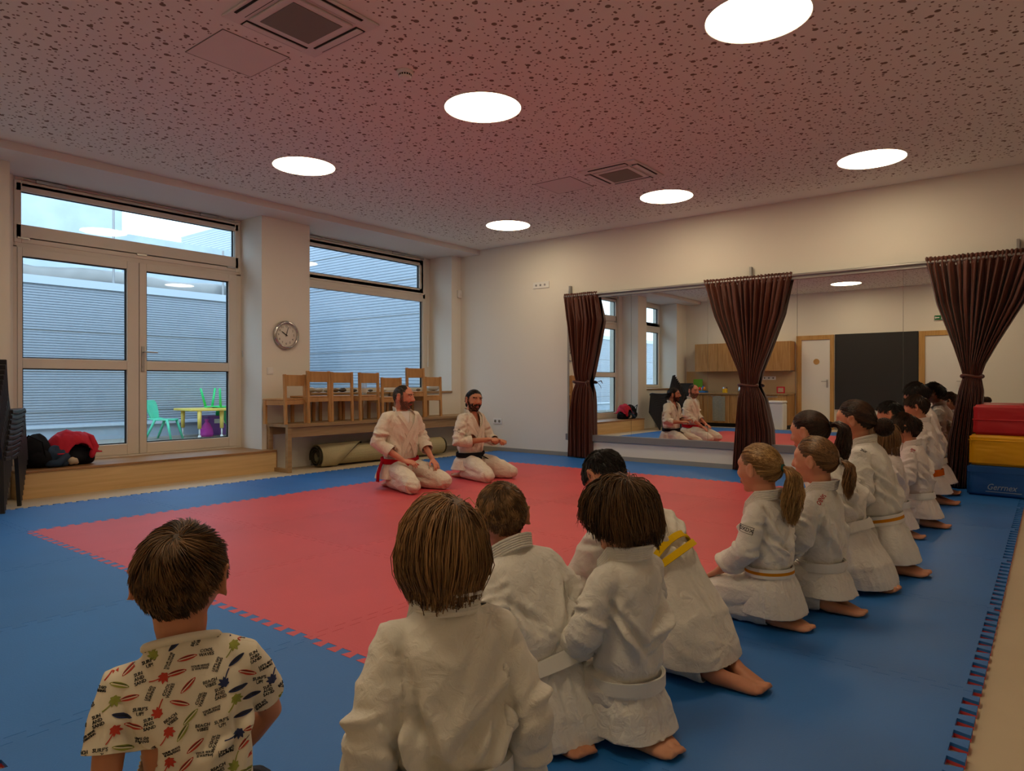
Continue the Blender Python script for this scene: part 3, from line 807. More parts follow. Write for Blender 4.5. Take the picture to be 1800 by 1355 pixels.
def make_chair(w, h, sz, d=.30):
    """low wooden nursery chair: square posts, broad back rail"""
    t = thing('nursery_chair', 'chair', 'chair')
    ws = w / 2
    for sy in (-1, 1):
        obj('back_post', MB().bar((0, sy * (ws - .016), 0), (-.03 if False else -.02, sy * (ws - .016), h), .03, .034, up=(0, 1, 0)), M['beech'], t, bevel=.004)
        obj('front_leg', MB().box(-d - .015, -d + .02, sy * (ws - .016) - .017, sy * (ws - .016) + .017, 0, sz - .022), M['beech'], t, bevel=.004)
        obj('side_rail', MB().box(-d + .0205, -.02, sy * (ws - .016) - .01, sy * (ws - .016) + .01, sz - .075, sz - .022), M['beech'], t)
    obj('seat', MB().box(-d - .03, -.018, -ws + .004, ws - .004, sz - .02, sz), M['beech'], t, bevel=.005)
    obj('rail', MB().box(-.02, .0, -ws + .031, ws - .031, sz - .07, sz - .021), M['beech'], t, bevel=.002)
    obj('rail', MB().box(-d - .008, -d + .01, -ws + .034, ws - .034, sz - .07, sz - .0205), M['beech'], t, bevel=.002)
    b = MB(); z0 = h - .135
    b.loft([[(x - .02 - .02 * (1 - (y / ws) ** 2) * 0 - (.012 if k else 0) + .006, y, z) for k, z in ((0, z0), (0, h - .006), (1, h - .006), (1, z0))] for y in np.linspace(-ws + .03, ws - .03, 7) for x in (0,)])
    obj('back_rail', b, M['beech'], t, bevel=.003)
    return t
chairs = [(4.72, .375, .575, .295, 16, 'small beech chair at the left end of the bench row'),
          (5.045, .35, .62, .32, 4, 'small beech chair second from the left on the bench'),
          (5.385, .31, .612, .32, -8, 'small beech chair third from the left on the bench'),
          (5.82, .375, .61, .32, 8, 'small beech chair behind the water bottle on the bench'),
          (6.20, .34, .55, .29, -3, 'lower beech chair half hidden behind the bearded man'),
          (6.64, .36, .685, .36, 3, 'tallest beech chair on the bench, second from the right end'),
          (6.98, .31, .565, .30, -5, 'small beech chair at the right end of the bench row')]
for y, w, h, sz, a, l in chairs:
    t = make_chair(w, h, sz); t.location = (-6.915, y, BZ); t.rotation_euler = (0, 0, R(a)); t['label'] = l; t['group'] = 'beech chairs on the bench'

bt = thing('water_bottle', 'clear water bottle standing on a chair seat on the bench', 'bottle', (-7.08, 5.86, BZ + .32))
bm_ = bpy.data.materials.new('clear_bottle'); bm_.use_nodes = True
_b = bm_.node_tree.nodes['Principled BSDF']; _b.inputs['Base Color'].default_value = (.85, .92, .95, 1); _b.inputs['Roughness'].default_value = .05; _b.inputs['Alpha'].default_value = .35
obj('flask', MB().lathe([(.036, .0), (.04, .02), (.04, .09), (.036, .1), (.04, .11), (.04, .17), (.022, .22), (.015, .245)], n=18), bm_, bt, smooth=True)
obj('sleeve_label', MB().lathe([(.0412, .03), (.0412, .085)], n=18, caps=False), M['white'], bt, smooth=True)
obj('cap', MB().lathe([(.017, .24), (.017, .265), (.012, .268)], n=14), M['white'], bt)
# stones and shells lying on the window board
for i, (y, r, kind) in enumerate([(5.22, .055, 0), (5.34, .045, 0), (5.47, .05, 0), (5.60, .04, 1), (5.71, .045, 2), (5.90, .035, 2), (6.05, .04, 1), (6.18, .03, 2), (6.42, .035, 0), (7.08, .03, 1)]):
    rg = np.random.default_rng(40 + i); b = MB().ball((0, 0, r * .6), (r * .9, r * 1.25, r * .62), 14, 9)
    V = np.array(b.v); V *= (1 + .22 * pn(V * 22 + i * 7.3))[:, None]; V[:, 2] -= V[:, 2].min(); b.v = [tuple(v) for v in V]
    o = obj('decorative_stone', b, [mat('pale_stone', srgb(196, 186, 168), noise=.15), mat('brown_stone', srgb(120, 92, 62), noise=.25), mat('dark_stone', srgb(84, 74, 66), noise=.2)][kind], smooth=True, loc=(-7.33, y, .908))
    tag(o, '%s stone on the window board, %s from the left' % (['pale', 'brown', 'dark'][kind], ['first', 'second', 'third', 'fourth', 'fifth', 'sixth', 'seventh', 'eighth', 'ninth', 'tenth'][i]), 'stone', 'stones on the window board')
b = MB().ball((0, 0, .05), (.07, .11, .055), 18, 12); V = np.array(b.v); V += (np.array(b.v) - [0, 0, .05]) * (.35 * np.abs(pn(np.array(b.v) * 30)))[:, None]; V[:, 2] -= V[:, 2].min(); b.v = [tuple(v) for v in V]
o = obj('plastic_bag', b, mat('crumpled_film', (.62, .62, .6, 1), rough=.2, spec=.6), smooth=True, loc=(-7.36, 7.42, .908)); tag(o, 'crumpled clear plastic bundle at the right end of the window board', 'bag')

# rolled rugs under the bench
rg = thing('rolled_rug', 'rolled beige rug with dark edge lying under the bench', 'rug', (-7.02, 5.06, 0), R(-3))
n = 60; sp = [];
for k in range(n):
    a = k / n * 2 * PI * 2.6; r = .055 + .075 * k / n; sp.append((r * math.cos(a), .13 + r * math.sin(a)))
th = .010
out = []; inn = []
for k, (x, z) in enumerate(sp):
    a = k / n * 2 * PI * 2.6; out.append((x + th * math.cos(a) * .5, z + th * math.sin(a) * .5)); inn.append((x - th * math.cos(a) * .5, z - th * math.sin(a) * .5))
mb = MB(); secs = [0, .02, 2.25, 2.27]
for (y0, y1, mi) in ((0.0, .03, 1), (.03, 2.05, 0), (2.05, 2.08, 1)):
    rings = [[(x, y, z) for x, z in out] + [(x, y, z) for x, z in inn[::-1]] for y in (y0, y1)]
    mb.loft(rings, True, mi)
obj('roll', mb, [M['rug'], M['rug_edge']], rg, smooth=False)
fl = MB()
pa = [(.134 * math.cos(a), y, .135 + .134 * math.sin(a)) for a, y in zip(np.linspace(R(150), R(-35), 14), np.linspace(.02, .02, 14))]
vs = []; 
for a in np.linspace(R(200), R(-50), 18):
    e = .35 + .25 * math.sin((a - R(40)) * .9)
    for q, y in enumerate((.0, e * .5 + .1, e + .12)): vs.append(((.139 + .004 * q) * math.cos(a), y + .02, .132 + (.139 + .004 * q) * math.sin(a)))
fs = [(3 * i + q, 3 * i + q + 1, 3 * i + q + 4, 3 * i + q + 3) for i in range(17) for q in range(2)]
fl.add(vs, fs); o = link('loose_corner', fl.mesh('loose_corner'), M['rug'], rg, smooth=True); sm = o.modifiers.new('t', 'SOLIDIFY'); sm.thickness = .009
ed = MB().tube([vs[3 * i + 2] for i in range(18)], .007, 6); obj('binding', ed, M['rug_edge'], o)

# clothes and bag on the step
pile = thing('backpack', 'black backpack leaning among clothes on the step', 'bag', (-7.34, 2.235, .25)); pile.scale = (.8, .8, .8)
def blob(c, r, seed, amp, freq, nseg=26, mseg=16, flat=True):
    b = MB().ball(c, r, nseg, mseg); V = np.array(b.v); C = np.array(c)
    f = 1 + amp * (pn(V * freq + seed * 3.1) + .5 * pn(V * freq * 2.3 + seed)); V = C + (V - C) * f[:, None]
    if flat: V[:, 2] = np.maximum(V[:, 2], .001)
    b.v = [tuple(v) for v in V]; return b
obj('bag_body', blob((0, 0, .17), (.17, .17, .21), 1, .25, 6), M['black_cloth'], pile, smooth=True)
obj('front_pocket', blob((.14, .03, .11), (.07, .12, .1), 2, .2, 9), M['black_cloth'], pile, smooth=True)
obj('strap', MB().tube([(.05, -.12, .3), (.16, -.1, .38), (.2, .02, .3), (.2, .05, .12)], .014, 8, flat=.4), M['black_cloth'], pile, smooth=True)
t = thing('folded_jacket', 'dark navy jacket heaped on the step beside the backpack', 'jacket', (-7.28, 2.40, .25)); t.scale = (.7, .7, .8)
obj('body_panel', blob((0, 0, .11), (.16, .15, .14), 3, .45, 8, 40, 26), M['navy_cloth'], t, smooth=True); obj('sleeve', MB().tube([(.05, .02, .16), (.14, .06, .12), (.17, -.04, .05), (.12, -.14, .045)], [.05, .05, .045, .04], 12, round_ends=True), M['navy_cloth'], t, smooth=True)
t = thing('sports_bag', 'open black sports bag with pale shoe showing, on the step', 'bag', (-7.33, 2.55, .25)); t.scale = (.75, .72, .85)
obj('bag_body', blob((0, 0, .09), (.19, .25, .12), 5, .3, 6, 40, 26), M['black_cloth'], t, smooth=True); obj('shoe', blob((.165, -.06, .06), (.05, .085, .045), 6, .3, 14), mat('pale_shoe', srgb(196, 180, 150), noise=.2), t, smooth=True)
t = thing('red_jacket', 'red jacket thrown over the black sports bag on the step', 'jacket', (-7.33, 2.53, .25)); t.scale = (.75, .66, .98)
b = MB(); nu, nv = 30, 22; vs = []
for i in range(nu):
    for j in range(nv):
        u = -1 + 2 * i / (nu - 1); v = -1 + 2 * j / (nv - 1); x = .22 * v; y = .28 * u + .04 * v
        rr = math.hypot(u, v * .95); z = .315 * max(0, 1 - .38 * rr ** 2 * rr) - .02 * max(0, u) - .05 * max(0, -v * u)
        vs.append((x, y, z))
V = np.array(vs); V[:, 2] += .035 * pn(V * [9, 9, 0] + 3) + .018 * (1 - 2 * np.abs(pn(V * [16, 16, 0] + 9))); V[:, 2] = np.maximum(V[:, 2], .13)
b.add(V, [(i * nv + j, i * nv + j + 1, (i + 1) * nv + j + 1, (i + 1) * nv + j) for i in range(nu - 1) for j in range(nv - 1)])
o = link('shell', b.mesh('shell'), M['red_cloth'], t, smooth=True); o.modifiers.new('t', 'SOLIDIFY').thickness = .012
obj('sleeve', MB().tube([(-.02, .18, .27), (.12, .22, .24), (.18, .25, .17), (.19, .2, .10)], [.045, .05, .045, .038], 12, round_ends=True), M['red_cloth'], t, smooth=True)

# ------------------------------------------------------------------ stack of black chairs at the left
def black_chair(label):
    t = thing('stacking_chair', label, 'chair')
    for sy in (-1, 1):
        obj('leg', MB().bar((.20, sy * .20, .44), (.235, sy * .215, 0), .03, .03, up=(0, 1, 0)), M['black'], t, bevel=.003)
        obj('leg', MB().bar((-.19, sy * .19, .44), (-.25, sy * .21, 0), .03, .03, up=(0, 1, 0)), M['black'], t, bevel=.003)
        obj('side_rail', MB().bar((-.2, sy * .195, .42), (.21, sy * .2, .42), .02, .03), M['black'], t)
        obj('back_upright', MB().bar((-.19, sy * .19, .42), (-.285, sy * .17, .84), .028, .022, up=(0, 1, 0)), M['black'], t, bevel=.003)
    s = MB(); s.loft([[(x, y, z + .012 * (1 - (y / .22) ** 2) * -1 + dz) for y, dz in ((-.22, .0), (-.11, 0), (0, 0), (.11, 0), (.22, 0), (.22, -.03), (0, -.035), (-.22, -.03))] for x, z in ((-.2, .45), (-.05, .44), (.1, .445), (.19, .455), (.235, .435))])
    obj('seat', s, M['black'], t, bevel=.006)
    b = MB(); b.loft([[(x - .02 * (1 - (y / .2) ** 2) - dx, y, z) for y, dx in ((-.2, 0), (-.1, 0), (0, 0), (.1, 0), (.2, 0), (.2, .016), (0, .016), (-.2, .016))] for x, z in ((-.235, .56), (-.265, .70), (-.285, .80), (-.292, .85))])
    obj('backrest', b, M['black'], t, bevel=.005)
    return t
proto = black_chair('black stacking chair standing on the floor at the bottom of the stack')
ang = R(152)
ordn = ['bottom', 'second', 'third', 'fourth', 'fifth', 'sixth', 'seventh', 'eighth', 'ninth', 'top']
for k in range(10):
    lx, ly, lz = -6.66 + .024 * k * math.cos(ang), 1.655 + .024 * k * math.sin(ang), .040 * k
    if k == 0: proto.location = (lx, ly, .0); proto.rotation_euler = (0, 0, ang); proto['group'] = 'stack of black chairs'
    else: dup(proto, (lx, ly, lz), ang, 'black stacking chair, %s of the stack beside the step%s' % (ordn[k] + (' from the floor' if k < 9 else ' one'), ''), 'stack of black chairs')
ang2 = R(80)
for k in range(6):
    dup(proto, (-6.78 + .03 * k * math.cos(ang2), .72 + .03 * k * math.sin(ang2), .036 * k), ang2, 'black stacking chair, %s of the stack nearer the kitchen corner' % (['bottom', 'second from the floor', 'third from the floor', 'fourth from the floor', 'fifth from the floor', 'top one'][k]), 'second stack of black chairs')

# ------------------------------------------------------------------ gym blocks at the right
def pad(name, label, x0, x1, y0, y1, z0, z1, m, seam, seed):
    nx, ny, nz = 28, 16, 9; b = MB()
    t = thing(name, label, 'gym block', ((x0 + x1) / 2, (y0 + y1) / 2, z0), R(-5), group='soft gym blocks')
    hx, hy, h = (x1 - x0) / 2, (y1 - y0) / 2, z1 - z0
    bm2 = bmesh.new(); bmesh.ops.create_cube(bm2, size=1.0)
    for v in bm2.verts: v.co = Vector((v.co.x * 2 * hx, v.co.y * 2 * hy, (v.co.z + .5) * h))
    bmesh.ops.bevel(bm2, geom=list(bm2.edges), offset=.016, segments=3, affect='EDGES')
    bmesh.ops.subdivide_edges(bm2, edges=[e for e in bm2.edges if e.calc_length() > .1], cuts=22, use_grid_fill=True)
    P = np.array([tuple(v.co) for v in bm2.verts]); dn = .006 * pn(P * [5, 5, 9] + seed) + .004 * (1 - 2 * np.abs(pn(P * [7, 7, 10] + seed * 2 + P[:, [2]] * 9)))
    for v, d in zip(bm2.verts, dn):
        if .01 < v.co.z < h - .01: v.co += v.normal * float(d)
    me = bpy.data.meshes.new('cover'); bm2.to_mesh(me); bm2.free()
    c = link('cover', me, m, t, smooth=True)
    fl = MB()
    if seam == 'flap':
        fl.box(-hx + .004, hx - .004, -hy - .007, -hy - .001, h - .062, h - .006)
        obj('flap', fl, m, t, bevel=.002)
    else:
        fl.tube([(-hx + .01, -hy - .002, h * seam), (hx - .01, -hy - .002, h * seam)], .006, 6); fl.tube([(-hx - .002, -hy + .01, h * seam), (-hx - .002, hy - .01, h * seam)], .006, 6)
        obj('piping', fl, m, t, smooth=True)
    return t
pb = pad('gym_block', 'blue foam gym block at the bottom of the colourful stack', -.585, .42, 7.37, 7.85, .021, .29, M['pad_blue'], 'flap', 1)
pad('gym_block', 'yellow foam gym block in the middle of the colourful stack', -.568, .42, 7.37, 7.85, .292, .563, M['pad_yel'], .82, 2)
pad('gym_block', 'red foam gym block on top of the colourful stack', -.54, .42, 7.38, 7.85, .565, .83, M['pad_red'], .5, 3)
lg = MB(); vs, fs = text_tris('Gerrnex')
lg.add([((p[0] + .35 * p[1]) * .062 - .24, -.252 - .004, .085 + p[1] * .075) for p in vs], fs); lg.box(-.36, -.1, -.2565, -.2555, .042, .047)
obj('logo', lg, mat('pale_print', srgb(150, 165, 180), rough=.6), pb)

# ================================================================== the end of the room seen in the mirrors
kb = thing('kitchen_base_unit', 'oak kitchen base unit with drawers along the wall behind the camera', 'cabinet', (-4.62, YB, 0))
obj('carcass', MB().box(-2.62, 0, .005, .56, .09, .76), M['cab'], kb); obj('toe_kick', MB().box(-2.6, 0, .01, .5, 0, .089), M['dark'], kb)
for i, x in enumerate((-2.61, -1.95, -1.3, -.65)):
    if i % 2 == 0:
        for z0, z1 in ((.1, .32), (.325, .545), (.55, .75)):
            f = obj('drawer', MB().box(x + .005, x + .64, .561, .58, z0, z1), M['cab'], kb, bevel=.002); obj('pull', MB().box(x + .2, x + .44, .5805, .596, z1 - .03, z1 - .015), M['steel'], f)
    else:
        f = obj('door', MB().box(x + .005, x + .64, .561, .58, .1, .75), M['cab'], kb, bevel=.002); obj('pull', MB().box(x + .2, x + .44, .5805, .596, .715, .73), M['steel'], f)
o = obj('worktop', MB().box(-7.24, -4.61, YB + .001, YB + .60, .762, .80), M['oak'], bevel=.003); tag(o, 'oak worktop over the kitchen base unit', 'worktop')
o = obj('backsplash', MB().box(-7.24, -4.61, YB + .0005, YB + .012, .801, 1.32), mat('cream_splashback', srgb(206, 176, 132), rough=.4)); tag(o, 'cream splashback between worktop and wall cupboards', 'splashback')
for i in range(4):
    x = -6.88 + i * .565
    t = thing('wall_cupboard', 'oak wall cupboard above the worktop, %s from the window corner' % ['first', 'second', 'third', 'fourth'][i], 'cupboard', (x, YB, 1.32), group='kitchen wall cupboards')
    obj('carcass', MB().box(0, .563, .005, .33, 0, .66), M['cab'], t); obj('door', MB().box(.003, .56, .331, .35, -.01, .658), M['cab'], t, bevel=.002)
bn = thing('white_bin', 'white waste bin standing in front of the kitchen unit', 'bin', (-4.80, .20, 0))
obj('body', MB().box(-.18, .18, -.15, .15, 0, .58), M['white'], bn, bevel=.03, seg=4); obj('lid', MB().box(-.185, .185, -.155, .155, .582, .64), M['white'], bn, bevel=.025, seg=4)
o = obj('dish_towel', MB().loft([[(-6.33 + .3 * k / 6, .056 + .006 * math.sin(k * 1.7) + .008 * a, z) for a, k in [(0, k) for k in range(7)] + [(1, k) for k in range(6, -1, -1)]] for z in (.72, .5, .3, .14)]), mat('grey_towel', srgb(150, 150, 138), rough=.95, noise=.3, nscale=30), smooth=False); tag(o, 'grey dish towel hanging on the kitchen drawer front', 'towel')
o = obj('cutting_board', MB().box(-7.02, -6.78, YB + .1, YB + .112, .802, 1.13), mat('green_board', srgb(120, 190, 40), rough=.4), bevel=.008); tag(o, 'green cutting board leaning on the splashback', 'cutting board')
t = thing('tin', 'yellow tin with lid on the worktop', 'tin', (-6.15, YB + .28, .8)); obj('body', MB().lathe([(.06, .001), (.06, .1)], n=18), mat('yellow_tin', srgb(220, 180, 30)), t, smooth=False); obj('lid', MB().lathe([(.062, .1), (.055, .135), (.02, .14)], n=18), M['chrome'], t)
t = thing('kettle', 'steel kettle on the worktop behind the middle curtain', 'kettle', (-5.75, YB + .3, .8)); obj('body', MB().lathe([(.08, .001), (.085, .05), (.06, .18), (.03, .2)], n=18), M['chrome'], t, smooth=True); obj('handle', MB().tube([(.06, 0, .17), (.12, 0, .15), (.12, 0, .06), (.085, 0, .04)], .01, 8), M['black'], t, smooth=True)
t = thing('framed_photo', 'red framed photo standing on the worktop', 'photo frame', (-4.86, YB + .25, .8)); obj('frame', MB().box(-.09, .09, -.008, .008, .001, .15), M['red_cloth'], t, bevel=.004); obj('print', MB().box(-.06, .06, .0085, .0095, .025, .125), mat('photo_print', srgb(190, 160, 140), noise=.8, nscale=40), t)
t = thing('toy_box', 'tray of bright toys on the worktop near the window corner', 'toys', (-6.72, YB + .33, .8)); obj('tray', MB().box(-.14, .14, -.1, .1, .001, .04), M['blue'], t, bevel=.006)
for i, (dx, dy, c) in enumerate(((-.08, .0, (230, 210, 40)), (-.02, .04, (220, 40, 40)), (.05, -.01, (40, 90, 200)), (.0, -.05, (235, 235, 235)), (.09, .03, (230, 140, 30)))):
    obj('toy', MB().ball((dx, dy, .08 + .02 * (i % 3)), (.032, .03, .045), 10, 8), mat('toy_colour', srgb(*c), rough=.3), t, smooth=True)
t = thing('cardboard_box', 'brown cardboard box on the worktop by the window', 'box', (-7.08, YB + .34, .8)); obj('walls', MB().box(-.1, .1, -.09, .09, .001, .16), mat('cardboard', srgb(120, 84, 48)), t, bevel=.002); obj('flap', MB().box(-.1, .1, .09, .15, .157, .16), mat('cardboard_flap', srgb(132, 94, 54)), t)
coat = thing('heaped_coat', 'black coat thrown over the second chair stack', 'coat', (-6.80, .86, .60))
obj('coat_body', blob((0, 0, .04), (.22, .24, .12), 11, .4, 5, 36, 24, False), M['black_cloth'], coat, smooth=True)
obj('sleeve', MB().tube([(.1, .1, .05), (.22, .14, .02), (.27, .1, -.12)], [.06, .055, .05], 12, round_ends=True), M['black_cloth'], coat, smooth=True)
ps = thing('switch_strip', 'white socket strip on the splashback', 'power socket', (-5.2, YB + .0125, 1.15)); obj('plate', MB().box(-.16, .16, .0003, .01, -.04, .04), M['white'], ps, bevel=.003)
for x in (-.1, 0, .1): obj('outlet', MB().lathe([(.02, 0), (.02, .003)], n=14, M=Matrix.Translation((x, .0105, 0)) @ Matrix.Rotation(PI / 2, 4, 'X')), M['grille'], ps)
for dn, x0, x1, win in (('door_2', -4.58, -3.785, True), ('door_3', -2.16, -1.25, False)):
    d = thing(dn, kind='structure')
    f = MB(); f.box(x0, x0 + .11, YB + .001, YB + .05, 0, 2.1); f.box(x1 - .08, x1, YB + .001, YB + .05, 0, 2.1); f.box(x0 + .11, x1 - .08, YB + .001, YB + .05, 2.0, 2.1)
    obj('frame', f, M['doorframe'], d, bevel=.004)
    lf = obj('door_leaf', MB().box(x0 + .112, x1 - .082, YB + .004, YB + .03, .01, 1.998), M['white_door'], d)
    h = MB().tube([(x1 - .14, YB + .031, 1.07), (x1 - .14, YB + .08, 1.07), (x1 - .25, YB + .08, 1.07)], .009, 8); h.box(x1 - .16, x1 - .12, YB + .0305, YB + .036, .93, 1.11)
    obj('door_handle', h, M['steel'], d)
    if win: obj('disc', MB().lathe([(.065, 0), (.065, .004)], n=24, M=Matrix.Translation((x0 + .43, YB + .031, 1.51)) @ Matrix.Rotation(-PI / 2, 4, 'X')), M['doorframe'], lf)
bb = thing('blackboard', 'large matt blackboard on the wall between the two doors', 'blackboard', (-2.97, YB, 0))
obj('writing_panel', MB().box(-.80, .80, .001, .02, .45, 2.105), M['board'], bb)
ex = thing('exit_sign', 'small green exit sign above the door behind the camera', 'sign', (-1.80, YB, 2.36))
obj('housing', MB().box(-.09, .09, .001, .03, -.05, .05), M['white'], ex, bevel=.003)
p = obj('panel', MB().box(-.085, .085, .0305, .032, -.045, .045), mat('exit_green', srgb(20, 110, 60)), ex)
ar = MB().box(-.06, .0, .0322, .033, -.009, .009); ar.prism([(-.06, -.03), (-.06, .03), (-.08, 0)], lambda q: (q[0], .0322, q[1]), lambda q: (q[0], .033, q[1])); ar.box(.03, .06, .0322, .033, -.03, .03)
obj('pictogram', ar, M['white'], p)
# ================================================================== people: tools
def V3(*a): return np.array(a, float)
def unit(v): v = np.asarray(v, float); return v / (np.linalg.norm(v) + 1e-12)

def remesh(mb, voxel, smooth=4, fac=.5):
    """melt overlapping closed pieces into one continuous skin"""
    me = mb.mesh('tmp'); fix_normals(me)
    o = bpy.data.objects.new('tmp', me); COL.objects.link(o)
    r = o.modifiers.new('r', 'REMESH'); r.mode = 'VOXEL'; r.voxel_size = voxel
    if smooth:
        s = o.modifiers.new('s', 'SMOOTH'); s.factor = fac; s.iterations = smooth
    dg = bpy.context.evaluated_depsgraph_get(); dg.update()
    out = bpy.data.meshes.new_from_object(o.evaluated_get(dg))
    bpy.data.objects.remove(o, do_unlink=True); bpy.data.meshes.remove(me)
    return out

def coords(me):
    a = np.empty(len(me.vertices) * 3); me.vertices.foreach_get('co', a); return a.reshape(-1, 3)
def normals(me):
    a = np.empty(len(me.vertices) * 3); me.vertex_normals.foreach_get('vector', a); return a.reshape(-1, 3)
def setco(me, V):
    me.vertices.foreach_set('co', np.ascontiguousarray(V, dtype=np.float32).ravel()); me.update()

def cut_sleeve(me, co, no, rad, back, ahead):
    """open the end of a sleeve without touching the cloth around it"""
    bm = bmesh.new(); bm.from_mesh(me); co = Vector(co); no = Vector(no).normalized(); fs = []
    for f in bm.faces:
        r = f.calc_center_median() - co; a = r.dot(no)
        if -back < a < ahead and (r - no * a).length < rad: fs.append(f)
    geom = set(fs)
    for f in fs: geom.update(f.edges); geom.update(f.verts)
    bmesh.ops.bisect_plane(bm, geom=list(geom), plane_co=co, plane_no=no, clear_outer=True)
    bm.to_mesh(me); bm.free(); me.update()

def cut(me, co, no, centre=None, rad=None):
    """open a garment: remove what lies beyond a plane, only near centre"""
    bm = bmesh.new(); bm.from_mesh(me); co = Vector(co); no = Vector(no).normalized()
    if centre is None: fs = list(bm.faces)
    else:
        c = Vector(centre); fs = [f for f in bm.faces if (f.calc_center_median() - c).length < rad]
    geom = set(fs)
    for f in fs: geom.update(f.edges); geom.update(f.verts)
    bmesh.ops.bisect_plane(bm, geom=list(geom), plane_co=co, plane_no=no, clear_outer=True)
    bm.to_mesh(me); bm.free(); me.update()

def drop_faces(me, mask_fn):
    bm = bmesh.new(); bm.from_mesh(me)
    C = np.array([tuple(f.calc_center_median()) for f in bm.faces]); m = mask_fn(C)
    bmesh.ops.delete(bm, geom=[f for f, k in zip(bm.faces, m) if k], context='FACES')
    bm.to_mesh(me); bm.free(); me.update()

def ellring(c, ax, ay, rx, ry, n=28, p=2.3):
    """superellipse ring"""
    out = []
    for j in range(n):
        t = 2 * PI * j / n; ct, st_ = math.cos(t), math.sin(t)
        out.append(c + ax * rx * math.copysign(abs(ct) ** (2 / p), ct) + ay * ry * math.copysign(abs(st_) ** (2 / p), st_))
    return out

def ridged(n): return 1 - 2 * np.minimum(1, np.abs(n) * 2.0)

def strands_mesh(paths, r0, tints, mb_extra=None, tip=.25):
    """paths (N,S,3) to thin three-sided strands, with a tint per strand"""
    N, S, _ = paths.shape
    T = np.gradient(paths, axis=1); T /= (np.linalg.norm(T, axis=2, keepdims=True) + 1e-9)
    ref = np.array([.31, .52, .79]); U = np.cross(T, ref); U /= (np.linalg.norm(U, axis=2, keepdims=True) + 1e-9); W = np.cross(T, U)
    prof = np.interp(np.linspace(0, 1, S), [0, .1, .7, 1], [.7, 1, .9, tip]); rr = (r0 if np.ndim(r0) else np.full(N, r0))[:, None] * prof[None]
    V = np.empty((N, S, 3, 3))
    for k in range(3):
        a = 2 * PI * k / 3; V[:, :, k] = paths + rr[..., None] * (U * math.cos(a) + W * math.sin(a))
    idx = np.arange(N * S * 3).reshape(N, S, 3)
    F = []
    for k in range(3):
        k2 = (k + 1) % 3
        F.append(np.stack([idx[:, :-1, k], idx[:, :-1, k2], idx[:, 1:, k2], idx[:, 1:, k]], -1).reshape(-1, 4))
    F = np.concatenate(F); VV = V.reshape(-1, 3); tv = np.repeat(tints, S * 3)
    ev, ef = ([], []) if mb_extra is None else (mb_extra.v, mb_extra.f)
    nv, nf4 = len(VV), len(F)
    allv = np.concatenate([VV, np.array(ev).reshape(-1, 3)]) if len(ev) else VV
    me = bpy.data.meshes.new('hair')
    me.vertices.add(len(allv)); me.vertices.foreach_set('co', allv.astype(np.float32).ravel())
    loops = [F.ravel()]; starts = [np.arange(nf4) * 4]; tot = nf4 * 4
    ls = []; st_ = []
    for f in ef:
        st_.append(tot); ls.extend([i + nv for i in f]); tot += len(f)
    if ls: loops.append(np.array(ls)); starts.append(np.array(st_))
    loops = np.concatenate(loops); starts = np.concatenate(starts)
    me.loops.add(len(loops)); me.loops.foreach_set('vertex_index', loops.astype(np.int32))
    me.polygons.add(len(starts)); me.polygons.foreach_set('loop_start', starts.astype(np.int32))
    me.update(calc_edges=True); me.validate()
    at = me.attributes.new('tint', 'FLOAT', 'POINT'); at.data.foreach_set('value', np.concatenate([tv, np.full(len(allv) - nv, .12)]).astype(np.float32))
    me.polygons.foreach_set('use_smooth', np.ones(len(me.polygons), bool))
    return me

# hairline: lowest height (fraction of the skull half height) by direction, 0 = face, 180 = nape
HL = {'short': ([0, 35, 60, 78, 88, 104, 125, 150, 180], [.62, .55, .30, .05, -.05, .02, -.50, -.72, -.78]),
      'long': ([0, 30, 50, 70, 90, 110, 140, 180], [.55, .48, .25, -.1, -.4, -.55, -.7, -.75]),
      'pulled': ([0, 35, 60, 80, 95, 112, 140, 180], [.66, .58, .36, .05, .0, -.35, -.62, -.68]),
      'receding': ([0, 25, 50, 65, 85, 104, 125, 150, 180], [1.2, 1.1, .72, .40, -.1, .0, -.45, -.68, -.74])}

